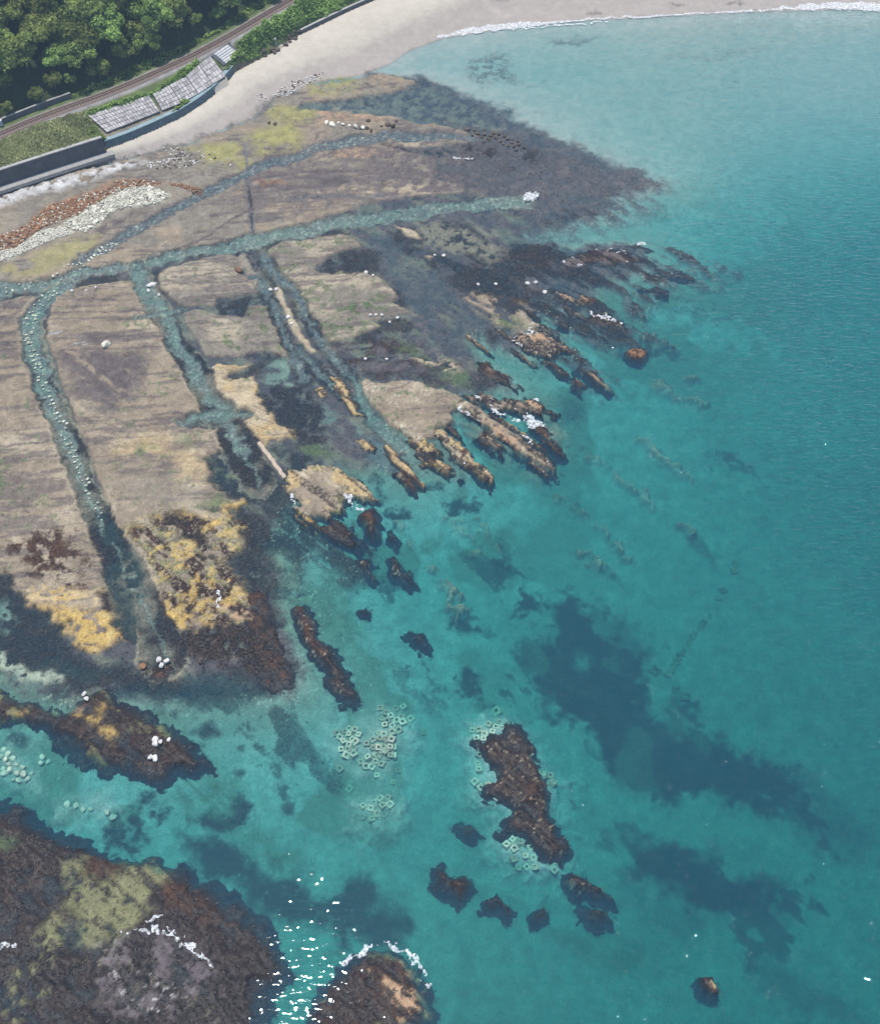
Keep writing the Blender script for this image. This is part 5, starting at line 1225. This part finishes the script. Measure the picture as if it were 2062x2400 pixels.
rust2 = pts('D', '640 95 700 65 800 55 960 68 960 88 850 92 740 112 650 150', .35)
rust3 = pts('D', '1010 75 1100 85 1200 110 1205 135 1170 140 1110 105 1020 90', .35)
def rubble(name, meshes, spots_, s0, s1, label, zoff=0.0):
    """many little stones as one object"""
    Vs, Fs, base = [], [], 0
    for (bx_, by_) in spots_:
        me = random.choice(meshes)
        co = np.empty(len(me.vertices) * 3, np.float32); me.vertices.foreach_get('co', co); co = co.reshape(-1, 3)
        fi = np.empty(len(me.polygons) * 3, np.int32); me.polygons.foreach_get('vertices', fi)
        s_ = random.uniform(s0, s1); a_ = random.uniform(0, 6.28); c_, n_ = math.cos(a_) * s_, math.sin(a_) * s_
        z_ = float(ground_z([bx_], [by_])[0]) + s_ * .2 + zoff
        Vs.append(np.stack([co[:, 0] * c_ - co[:, 1] * n_ + bx_, co[:, 0] * n_ + co[:, 1] * c_ + by_, co[:, 2] * s_ + z_], 1))
        Fs.append(fi.reshape(-1, 3) + base); base += len(co)
    o = mesh_np(name, np.concatenate(Vs), np.concatenate(Fs), meshes[0].materials[0])
    return tag(o, label, name, None, 'stuff')
P1_, P2_, R1_, R2_, R3_ = scatter_in(pale1, 260, .42), scatter_in(pale2, 420, .42), scatter_in(rust1, 460, .42), scatter_in(rust2, 90, .45), scatter_in(rust3, 50, .5)
random.shuffle(P2_); random.shuffle(R1_)
for (bx_, by_) in P2_[:60]:
    put(B_PALE, 'boulder', bx_, by_, random.uniform(.95, 1.4), 'larger pale cream boulder on the seaward half of the boulder bank', 'boulder', 'large cream boulders of the bank')
for (bx_, by_) in R1_[:50]:
    put(B_RUST, 'boulder', bx_, by_, random.uniform(.9, 1.3), 'larger rusty orange boulder on the landward half of the boulder bank', 'boulder', 'large rusty boulders of the bank')
rubble('rubble', B_PALE, P1_ + P2_[60:], .5, .95, 'pale cream rubble forming the seaward half of the boulder bank')
rubble('rubble', B_RUST, R1_[150:] + R2_[20:] + R3_, .4, .95, 'rusty orange rubble forming the landward half of the boulder bank')
rubble('rubble', B_PALE, R1_[50:150] + R2_[:20], .4, .8, 'pale rubble flecking the rusty landward half of the boulder bank')
# single stones that stand out
def single(t, px_, py_, size, label, meshes=None, sx=1.0, z=None):
    p_ = pts(t, '%f %f' % (px_, py_), .3)[0]
    return put(meshes or B_WHITE, 'boulder', p_[0], p_[1], size, label, 'boulder', None, z, sx)
single('D', 635, 1042, 2.3, 'lone big white boulder with a shadow on the mauve slab', B_PALE)
single('D', 1425, 600, 1.9, 'single brown boulder on the slab below the main channel', B_RUST)
single('D', 905, 678, 1.9, 'broad white stone at the head of the second channel', sx=1.7)
single('D', 885, 705, 1.2, 'smaller white stone beneath the broad one in the second channel')
single('D', 945, 735, 1.0, 'grey-white stone lodged at the bank of the second channel')
single('D', 1610, 700, 1.3, 'white stone at the shoreward tip of the pale ridge')
single('D', 1650, 708, 1.3, 'second white stone at the tip of the pale ridge')
single('D', 1720, 875, 1.2, 'white stone halfway along the pale ridge between twin grooves')
single('D', 1740, 912, .9, 'small white stone below the one halfway along the ridge')
single('D', 430, 718, 1.1, 'pinkish stone on the slab edge beside the first junction')
single('D', 575, 697, 1.0, 'pinkish stone right of the first junction on the slab edge')
single('D', 515, 717, .8, 'tiny pinkish stone between two others on the slab edge')
single('D', 1270, 1165, .9, 'white stone at the bank where the second channel bends')
single('E', 575, 310, 1.3, 'bright white stone on the weedy corner of the far slab')
single('E', 610, 316, .8, 'small white stone right of the bright one on the weedy corner')
single('E', 932, 213, 1.0, 'white stone on the pale weed shelf, shoreward of two')
single('E', 980, 213, 1.2, 'white stone on the pale weed shelf, seaward of two')
single('E', 1157, 362, 1.1, 'white stone in the dark weed, shoreward of two')
single('E', 1250, 362, 1.1, 'white stone in the dark weed, seaward of two')
single('E', 1415, 360, 1.4, 'pinkish stone in the blue-black weed, shoreward one')
single('E', 1458, 355, 1.3, 'pinkish stone in the blue-black weed, seaward one')
single('E', 1505, 404, 1.2, 'orange-white stone below the pinkish pair in dark weed')
single('E', 600, 533, 1.1, 'white stone starting the row on the far slab')
single('E', 628, 531, 1.1, 'white stone second in the row on the far slab')
single('E', 655, 530, 1.0, 'white stone third in the row on the far slab')
single('E', 738, 540, 1.3, 'white stone ending the row on the far slab')
single('E', 697, 562, .9, 'white stone just below the row on the far slab')
single('E', 570, 752, .9, 'white fleck of stone on the brown weed shelf')
single('E', 680, 752, .9, 'second white fleck of stone on the brown weed shelf')
single('I', 952, 888, 1.3, 'white stone at the shoreward side of three on a weed knoll', z=.45)
single('I', 995, 893, 1.3, 'white stone at the seaward side of three on a weed knoll', z=.45)
single('I', 966, 920, 1.35, 'white stone nearest the water of three on a weed knoll', z=.4)
single('I', 848, 918, 1.6, 'orange stone just west of the three white ones', B_RUST, z=.0)
single('L', 925, 342, 1.5, 'pink-white stone on the black weed reef, upper cluster', z=.45)
single('L', 930, 368, 1.3, 'pink-white stone under the upper one on the black weed reef', z=.45)
single('L', 962, 355, 1.0, 'small pinkish stone right of the upper cluster on black weed', z=.4)
single('L', 1010, 342, .9, 'tiny pinkish stone farthest right on the black weed reef', z=.4)
single('L', 900, 450, 1.3, 'pink-white stone in the lower cluster on the black weed reef', z=.4)
single('L', 930, 455, 1.2, 'pink-white stone beside the lower cluster on black weed', z=.4)
single('L', 505, 72, 1.2, 'pinkish stone at the landward tip of the black weed reef', z=.4)
single('L', 520, 100, 1.1, 'pinkish stone below the one at the landward reef tip', z=.4)
for k, (px_, py_) in enumerate(((370, 645), (400, 655), (430, 645), (455, 652), (485, 660), (520, 665), (560, 668))):
    p_ = pts('B', '%d %d' % (px_, py_), .3)[0]
    put(B_PALE, 'boulder', p_[0], p_[1], random.uniform(1.2, 2.0), 'cream boulder in the row along the middle yellow spit', 'boulder', 'cream boulders along the spit')
for k, (px_, py_) in enumerate(((70, 645), (100, 648), (580, 672), (545, 670), (655, 662), (690, 655), (715, 662), (730, 635), (600, 685), (585, 632))):
    p_ = pts('B', '%d %d' % (px_, py_), .3)[0]
    put(B_DARK, 'boulder', p_[0], p_[1], random.uniform(1.0, 1.9), 'dark brown boulder scattered at the seaward end of the spit', 'boulder', 'dark boulders along the spit')
strewn = []
for sh_, n in ((pts('B', '90 480 180 430 300 395 350 380 360 395 260 440 180 500 100 500', .4), 70), (pts('A', '860 980 1000 950 1100 940 1200 960 1100 1000 900 1010', .4), 60), (pts('B', '0 500 60 495 60 520 20 540 0 530', .4), 8), (pts('A', '960 860 1200 900 1400 960 1400 990 1200 1000 1000 940', .4), 40)):
    strewn += scatter_in(sh_, n, .7)
random.shuffle(strewn)
rubble('pebbles', B_WHITE, strewn[:120], .35, .9, 'pale pebbles strewn where the sand meets the rock')
rubble('pebbles', B_DARK, strewn[120:], .4, .9, 'dark pebbles strewn where the sand meets the rock')
for (bx_, by_) in scatter_in(pts('B', '1090 660 1280 690 1420 760 1400 800 1260 740 1100 700', .1), 24, 1.4):
    put(B_DARK, 'boulder', bx_, by_, random.uniform(.8, 1.6), 'dark boulder strewn on the mauve reef flat', 'boulder', 'boulders on the mauve flat', z=-.1)
for (bx_, by_) in scatter_in(pts('A', '1560 330 1700 275 1720 225 1780 190 1790 215 1730 262 1640 320 1570 350', 1.6), 22, 1.2):
    put(B_DARK, 'boulder', bx_, by_, random.uniform(.9, 1.9), 'dark boulder tumbled along the toe of the thicket', 'boulder', 'boulders at the thicket toe')

# hollow concrete blocks
def block_mesh(name, outer=1.3, inner=.52, hgt=.6, material=None):
    import bmesh
    bm = bmesh.new()
    o_, i_ = outer / 2, inner / 2
    ch = .10
    ring = lambda r, z, c: [bm.verts.new(p_) for p_ in ((-r + c, -r, z), (r - c, -r, z), (r, -r + c, z), (r, r - c, z), (r - c, r, z), (-r + c, r, z), (-r, r - c, z), (-r, -r + c, z))]
    a0, a1, b1, b0 = ring(o_, 0, ch), ring(o_ * .94, hgt, ch), ring(i_, hgt, .05), ring(i_ * .9, 0, .05)
    for p_, q_ in ((a0, a1), (a1, b1), (b1, b0), (b0, a0)):
        for k in range(8):
            bm.faces.new((p_[k], p_[(k + 1) % 8], q_[(k + 1) % 8], q_[k]))
    bmesh.ops.recalc_face_normals(bm, faces=bm.faces[:])
    me = bpy.data.meshes.new(name); bm.to_mesh(me); bm.free()
    me.materials.append(material or MAT['block'])
    return me
HB = block_mesh('hollow_block'); HB2 = block_mesh('hollow_block', 1.25, .36, .65); HB3 = block_mesh('hollow_block', 1.35, .6, .5); HBW = block_mesh('hollow_block', 1.3, .5, .55, MAT['block_weedy'])
def hblock(x_, y_, label, group, s=1.0, dz=0.0, tilt=.12, mesh=None):
    o = bpy.data.objects.new('hollow_block', mesh or random.choice((HB, HB, HB2, HB3)))
    o.location = (x_, y_, float(ground_z([x_], [y_])[0]) - .05 + dz)
    o.rotation_euler = (random.gauss(0, tilt * 1.7), random.gauss(0, tilt * 1.7), random.uniform(0, 1.57))
    o.location.z -= random.uniform(0, .3)
    s *= random.uniform(.82, 1.12)
    o.scale = (s, s, s)
    link(o)
    return tag(o, label, 'concrete block', group)
LB1 = 'pale hollow square block in the heap left of the black block-ringed reef'
G1 = 'hollow blocks heaped in the shallows'
def at_bed(t, px_, py_, z=-2.4): return pts(t, '%f %f' % (px_, py_), z)[0]
for sh, n, dz in (('395 930 500 905 545 950 525 1010 505 1075 450 1055 430 985', 30, .5), ('560 1000 640 935 700 960 725 1000 720 1065 640 1112 560 1112 540 1085 620 1050', 42, .25), ('650 860 700 845 772 870 760 910 710 942 665 900', 20, .3), ('630 1020 700 1020 700 1060 640 1060', 8, .8)):
    for (bx_, by_) in scatter_in(pts('J', sh, -2.2), n, 1.12):
        hblock(bx_, by_, LB1, G1, 1.0, random.uniform(0, dz))
for q in ((440, 1120), (630, 1155), (715, 1185), (485, 1215), (735, 1120), (650, 810), (675, 830), (755, 850), (805, 855), (868, 915), (770, 790), (730, 800)):
    p_ = at_bed('J', *q)
    hblock(p_[0], p_[1], 'stray pale hollow block on the sand around the block heap', 'stray hollow blocks')
for (bx_, by_) in scatter_in(pts('O', '722 1640 745 1625 790 1610 795 1625 770 1655 735 1662', -2.2), 16, 1.3):
    hblock(bx_, by_, 'pale hollow block in the small cluster below the main heap', 'small cluster of hollow blocks')
for sh, n in (('1115 900 1190 892 1300 858 1312 895 1230 942 1155 990 1120 985', 24), ('1130 1010 1180 1000 1180 1110 1150 1130', 7), ('1140 1180 1220 1210 1340 1230 1320 1275 1200 1265 1150 1230', 16), ('1360 940 1400 940 1440 1040 1420 1070', 7), ('1480 1130 1540 1140 1570 1200 1540 1220', 6)):
    for (bx_, by_) in scatter_in(pts('J', sh, -1.8), n, 1.3):
        hblock(bx_, by_, 'pale hollow block lying against the black block-ringed reef', 'hollow blocks round the black reef', 1.0, .1)
for (bx_, by_) in scatter_in(pts('N', '350 280 440 255 500 300 570 350 560 380 430 375', -1.8), 20, 1.4):
    hblock(bx_, by_, 'pale hollow block at the near end of the black block-ringed reef', 'hollow blocks at the near reef end', 1.0, .1)
p_ = at_bed('J', 1260, 805); hblock(p_[0], p_[1], 'large lone hollow block above the black block-ringed reef', None, 1.6)
for k, q in enumerate(((620, 1110), (640, 1090), (655, 1060), (672, 1035), (690, 1010), (705, 985), (725, 960), (740, 930), (760, 900), (775, 870), (800, 850), (820, 825), (850, 790), (900, 690), (925, 650), (985, 545), (990, 500), (1150, 245))):
    p_ = at_bed('K', *q, z=-4.0)
    hblock(p_[0], p_[1], 'drowned hollow block in the straight row offshore', 'row of drowned blocks', 1.1, -.15, .12, HBW)
for q in ((550, 1085), (670, 1190), (722, 1230)):
    p_ = at_bed('K', *q, z=-4.0)
    hblock(p_[0], p_[1], 'drowned hollow block beyond the near end of the straight row', 'drowned blocks past the row', 1.5, -.15, .12, HBW)
for sh, n in (('0 380 50 400 110 480 190 540 170 580 80 570 0 520', 24), ('215 430 260 425 280 455 230 465', 5), ('380 710 440 700 550 715 540 745 400 735', 14), ('620 760 660 750 670 790 630 790', 3)):
    for (bx_, by_) in scatter_in(pts('L', sh, -.8), n, 1.15):
        put(B_PALE, 'boulder', bx_, by_, random.uniform(1.0, 1.6), 'pale drowned boulder in the inlet above the great headland', 'boulder', 'boulders in the inlet')

# stepping rows of pale blocks on the channel floors
SB = []
for k in range(3):
    import bmesh
    bm = bmesh.new(); bmesh.ops.create_cube(bm, size=1.0)
    for v in bm.verts:
        v.co = Vector((v.co.x * .85 + random.uniform(-.06, .06), v.co.y * .62 + random.uniform(-.06, .06), v.co.z * .5 + random.uniform(-.05, .05)))
    bmesh.ops.bevel(bm, geom=bm.edges[:], offset=.08, segments=1, affect='EDGES')
    me = bpy.data.meshes.new('channel_block'); bm.to_mesh(me); bm.free(); me.materials.append(MAT['block']); SB.append(me)
def rows(t, flat, step, offs, label, group, z=-.8, skip=.22):
    l = smooth_line(pts(t, flat, z), step)
    nn_ = normals2(l)
    for i in range(len(l)):
        for o_ in offs:
            if random.random() < skip: continue
            x_ = l[i, 0] + nn_[i, 0] * o_ + random.gauss(0, .22); y_ = l[i, 1] + nn_[i, 1] * o_ + random.gauss(0, .22)
            o = bpy.data.objects.new('channel_block', random.choice(SB))
            o.location = (x_, y_, float(ground_z([x_], [y_])[0]) + .14)
            o.rotation_euler = (random.gauss(0, .08), random.gauss(0, .08), math.atan2(nn_[i, 1], nn_[i, 0]) + random.gauss(0, .25))
            sc_ = random.uniform(.5, 1.05); o.scale = (sc_, sc_, sc_)
            link(o); tag(o, label, 'concrete block', group)
rows('D', '335 735, 270 790, 215 850, 185 920, 178 980, 185 1040, 210 1110, 235 1180', 1.35, (-.6, .6), 'pale block in the upper paired row along the first channel', 'blocks in the upper first channel')
rows('D', '300 740, 240 800, 190 860, 160 920', 1.6, (-.5,), 'pale block beside the bend of the first channel', 'blocks at the first channel bend')
rows('G', '170 0, 205 80, 240 190, 290 330, 330 430, 380 490, 410 610, 470 740, 530 880, 580 990, 620 1060', 1.5, (-.5, .5), 'pale block in the lower row along the first channel', 'blocks in the lower first channel', skip=.2)
rows('D', '400 610, 470 580, 540 530, 620 480, 690 455', 1.5, (-1.1, 0, 1.1), 'pale block paving the lower end of the narrow upper channel', 'blocks in the narrow upper channel', z=-.5)
rows('D', '-40 745, 80 720, 200 690, 330 660, 400 640', 1.7, (-.9, .9), 'pale drowned block in the shoreward end of the main channel', 'blocks in the main channel', skip=.4)

# ------------------------------------------------------------------ plants
def quads(C, Nn_, size, shade, name, material, parent=None, aspect=1.0, loc=None):
    n = len(C)
    r = RNG.normal(size=(n, 3))
    U = np.cross(Nn_, r); U /= np.linalg.norm(U, axis=1)[:, None] + 1e-9
    W_ = np.cross(Nn_, U)
    s = (size * RNG.uniform(.6, 1.3, n))[:, None]
    V_ = np.stack([C - U * s - W_ * s * .35 * aspect, C + U * s * .2 - W_ * s * aspect, C + U * s + W_ * s * .3 * aspect, C - U * s * .3 + W_ * s * aspect], 1)
    F = np.arange(n * 4).reshape(n, 4)
    return mesh_np(name, V_.reshape(-1, 3), F, material, False, {'shade': ('FLOAT', 'POINT', np.repeat(shade, 4))}, parent, loc)
def tree_proto(seed, r, hgt, material, nl):
    g = np.random.default_rng(seed)
    nlobe = g.integers(10, 24)
    C, Nn_, S = [], [], []
    cz = hgt * .62
    for k in range(nlobe):
        th = g.uniform(0, 6.283); ph = g.uniform(-.35, 1.0)
        d = np.array([math.cos(th) * math.sqrt(max(0, 1 - ph * ph * .8)), math.sin(th) * math.sqrt(max(0, 1 - ph * ph * .8)), ph])
        rad = r * g.uniform(.20, .52)
        c = d * np.array([r, r, hgt * .36]) * g.uniform(.45, .85) + np.array([0, 0, cz])
        n = int(nl / nlobe)
        v = g.normal(size=(n, 3)); v /= np.linalg.norm(v, axis=1)[:, None]
        v[:, 2] = np.where(v[:, 2] < -.35, -v[:, 2], v[:, 2])
        C.append(c + v * rad * g.uniform(.70, 1.12, (n, 1)) * np.array([1, 1, .8]))
        q = v + g.normal(0, .55, (n, 3)); Nn_.append(q / np.linalg.norm(q, axis=1)[:, None])
        S.append(np.clip(g.uniform(.25, .75) + g.normal(0, .2, n), 0, 1))
    root = empty('broadleaf_tree')
    quads(np.concatenate(C), np.concatenate(Nn_), .34, np.concatenate(S), 'crown', material, root, .8)
    me_v, me_f = [], []
    def limb(a, b, ra, rb):
        a, b = np.array(a, float), np.array(b, float)
        d = b - a; u = np.cross(d, [0.3, 1, 0.1]); u /= np.linalg.norm(u); w2 = np.cross(d, u); w2 /= np.linalg.norm(w2)
        b0 = len(me_v)
        for (p_, rr) in ((a, ra), (b, rb)):
            for k in range(6):
                q = k * math.pi / 3
                me_v.append(p_ + (u * math.cos(q) + w2 * math.sin(q)) * rr)
        for k in range(6):
            me_f.append((b0 + k, b0 + (k + 1) % 6, b0 + 6 + (k + 1) % 6, b0 + 6 + k))
    limb((0, 0, -1.2), (.1, 0, hgt * .35), .24, .17); limb((.1, 0, hgt * .35), (0, .1, hgt * .8), .17, .05)
    for k in range(5):
        th = k * 1.26 + g.uniform(0, .6)
        limb((.05, 0, hgt * (.3 + .08 * k)), (math.cos(th) * r * .6, math.sin(th) * r * .6, hgt * (.5 + .07 * k)), .10, .03)
    mesh_np('trunk', me_v, me_f, MAT['bark'], True, None, root)
    return root
KIND = [('dark green broadleaf tree in the wood above the railway', MAT['leaf']), ('mid green leafy tree in the wood above the railway', MAT['leaf_lt'])]
protos = []
for k in range(9):
    kd = 0 if k < 5 else 1
    protos.append((tree_proto(500 + k, random.uniform(3.4, 5.8), random.uniform(7.0, 12.0), KIND[kd][1], 4600), kd))
spots = []
cand = RNG.uniform((-260, 250), (10, 450), (9000, 2)).astype(np.float32)
dh = polysd(cand[:, 0], cand[:, 1], LANDSIDE)
for c, d in zip(cand, dh):
    if -d < 5.8 or -d > 52: continue
    hw = (c[1] * CP + CAMH * SP) * (PW / 2) / FPX
    if abs(c[0]) > hw * 1.12 or len(spots) > 285: continue
    if all((c[0] - s[0]) ** 2 + (c[1] - s[1]) ** 2 > 4.2 ** 2 for s in spots): spots.append((float(c[0]), float(c[1]), float(-d)))
used = set()
for (tx, ty, td) in spots:
    k = random.randrange(len(protos))
    if td < 14 and random.random() < .7: k = random.choice((5, 6, 7, 8))
    pr, kd = protos[k]
    if k not in used:
        o = pr; used.add(k)
    else:
        o = pr.copy(); COL.objects.link(o)
        for ch in pr.children:
            c_ = ch.copy(); link(c_, o)
    o.location = (tx, ty, float(ground_z([tx], [ty])[0]) - .2)
    o.rotation_euler = (0, 0, random.uniform(0, 6.28))
    s_ = random.uniform(.7, 1.35) * (.62 if td < 9 else 1)
    o.scale = (s_, s_, s_ * random.uniform(.85, 1.15))
    fr_ = td < 11
    tag(o, (('dark green tree deep in the wood above the railway', 'dark green tree in the front row of the wood, next to the railway')[fr_], ('mid green tree deep in the wood above the railway', 'mid green tree in the front row of the wood, next to the railway')[fr_])[kd], 'tree', (('dark trees deep in the wood', 'dark trees in the front row')[fr_], ('paler trees deep in the wood', 'paler trees in the front row')[fr_])[kd])
print('TREES', len(spots))

def leaf_patch(name, label, cat, shape, n, hgt, size, material, mscale=2.2, blades=False, zmin=2.2):
    A_ = np.array(shape)[:, :2]
    c = RNG.uniform(A_.min(0), A_.max(0), (n * 4, 2)).astype(np.float32)
    wx = (fbm(c[:, 0], c[:, 1], 1.8, 44, 3) - .5) * 1.6
    d = polysd(c[:, 0] + wx, c[:, 1] - wx, shape)
    k = (d < 0) & (ground_z(c[:, 0], c[:, 1]) > zmin); c, d = c[k][:n], d[k][:n]
    mound = rank(fbm(c[:, 0], c[:, 1], mscale, 45, 3)) if len(c) else 0
    z = ground_z(c[:, 0], c[:, 1]) + hgt * (.35 + .65 * mound) * np.clip(.25 - d / 1.4, 0, 1) * np.clip(RNG.normal(.88, .2, len(c)), .05, 1.25)
    nrm = RNG.normal(0, .55, (len(c), 3)); nrm[:, 2] += 1.0
    if blades:
        nrm = RNG.normal(0, .8, (len(c), 3)); nrm[:, 2] += .7
    nrm /= np.linalg.norm(nrm, axis=1)[:, None]
    sh = np.clip(RNG.normal(.5, .25, len(c)) + (rank(fbm(c[:, 0], c[:, 1], 3.5, 46, 3)) - .5) * .5, 0, 1)
    o = quads(np.stack([c[:, 0], c[:, 1], z], 1), nrm, size, sh, name, material, None, .75)
    return tag(o, label, cat, None, 'stuff')
leaf_patch('undergrowth', 'bright green leafy strip between railway and revetment', 'undergrowth', pts('A', '500 665 700 600 890 540 980 490 1060 430 1180 350 1195 385 1120 450 1010 505 890 568 700 632 540 690', 7.4), 9000, 1.3, .3, MAT['thicket'])
leaf_patch('thicket', 'dense bright green thicket beside the track above the far beach', 'thicket', pts('A', '1408 262 1500 205 1640 115 1780 35', 6.8) + pts('B', '200 25 300 -30 560 -140 800 -260', 6.8) + pts('B', '850 -180 560 -20 470 45 380 88 280 130 150 190 40 250 0 285', 3.0) + pts('A', '1480 335 1430 300', 4.0), 34000, 2.2, .32, MAT['thicket'], 3.0)
leaf_patch('bush', 'low green bush spilling behind the curved wall', 'bush', pts('A', '1010 672 1060 615 1110 590 1185 588 1150 615 1090 655 1040 692', 4.6), 1500, 1.5, .28, MAT['thicket'])
leaf_patch('bush', 'bright green bush where the two sea walls meet', 'bush', pts('A', '505 765 560 735 625 785 600 845 545 835', 6.5), 1800, 1.4, .3, MAT['thicket'])
leaf_patch('bush', 'dark shrubs at the end of the curved wall', 'bush', pts('A', '1335 420 1380 360 1450 318 1570 335 1520 375 1430 410 1390 440', 3.8), 3400, 1.8, .3, MAT['leaf_lt'])
leaf_patch('grass', 'rough green grass on the bank behind the straight wall', 'grass', pts('A', '-300 960 0 845 300 728 500 672 560 720 610 830 600 850 300 935 0 1025 -300 1120', 6.6), 26000, .55, .30, MAT['grassblade'], 2.5, True)
leaf_patch('weeds', 'scrubby weeds along the landward edge of the track', 'weeds', pts('A', '420 585 600 520 800 440 1000 345 1150 270 1300 190 1450 105 1600 10 1700 -60 1660 -80 1560 -10 1400 100 1200 220 1000 310 800 400 600 490 420 560', 7.6), 12000, 1.3, .32, MAT['thicket'])
leaf_patch('weeds', 'sparse weeds in the cracks at the revetment foot', 'weeds', pts('A', '700 790 960 670 1180 565 1340 470 1400 400 1420 420 1340 500 1190 590 960 700 760 790', 4.6), 700, .5, .22, MAT['thicket'])

# ------------------------------------------------------------------ air: a thin even haze round everything
hm = bpy.data.materials.new('thin_sea_haze'); hm.use_nodes = True
hn_ = hm.node_tree; hn_.nodes.remove(hn_.nodes['Principled BSDF'])
pv = hn_.nodes.new('ShaderNodeVolumePrincipled')
pv.inputs['Color'].default_value = (.58, .80, 1.0, 1); pv.inputs['Density'].default_value = .00025; pv.inputs['Anisotropy'].default_value = 0.0
hn_.links.new(pv.outputs[0], hn_.nodes['Material Output'].inputs['Volume'])
HX, HB0, HT = 11500.0, -14.5, CAMH + 3.0
hv = [(-HX, -HX, HB0), (HX, -HX, HB0), (HX, HX, HB0), (-HX, HX, HB0), (-HX, -HX, HT), (HX, -HX, HT), (HX, HX, HT), (-HX, HX, HT)]
hz = mesh_np('haze', hv, [(0, 3, 2, 1), (4, 5, 6, 7), (0, 1, 5, 4), (1, 2, 6, 5), (2, 3, 7, 6), (3, 0, 4, 7)], hm)
tag(hz, 'thin bluish sea haze over the cove', 'haze', None, 'stuff')
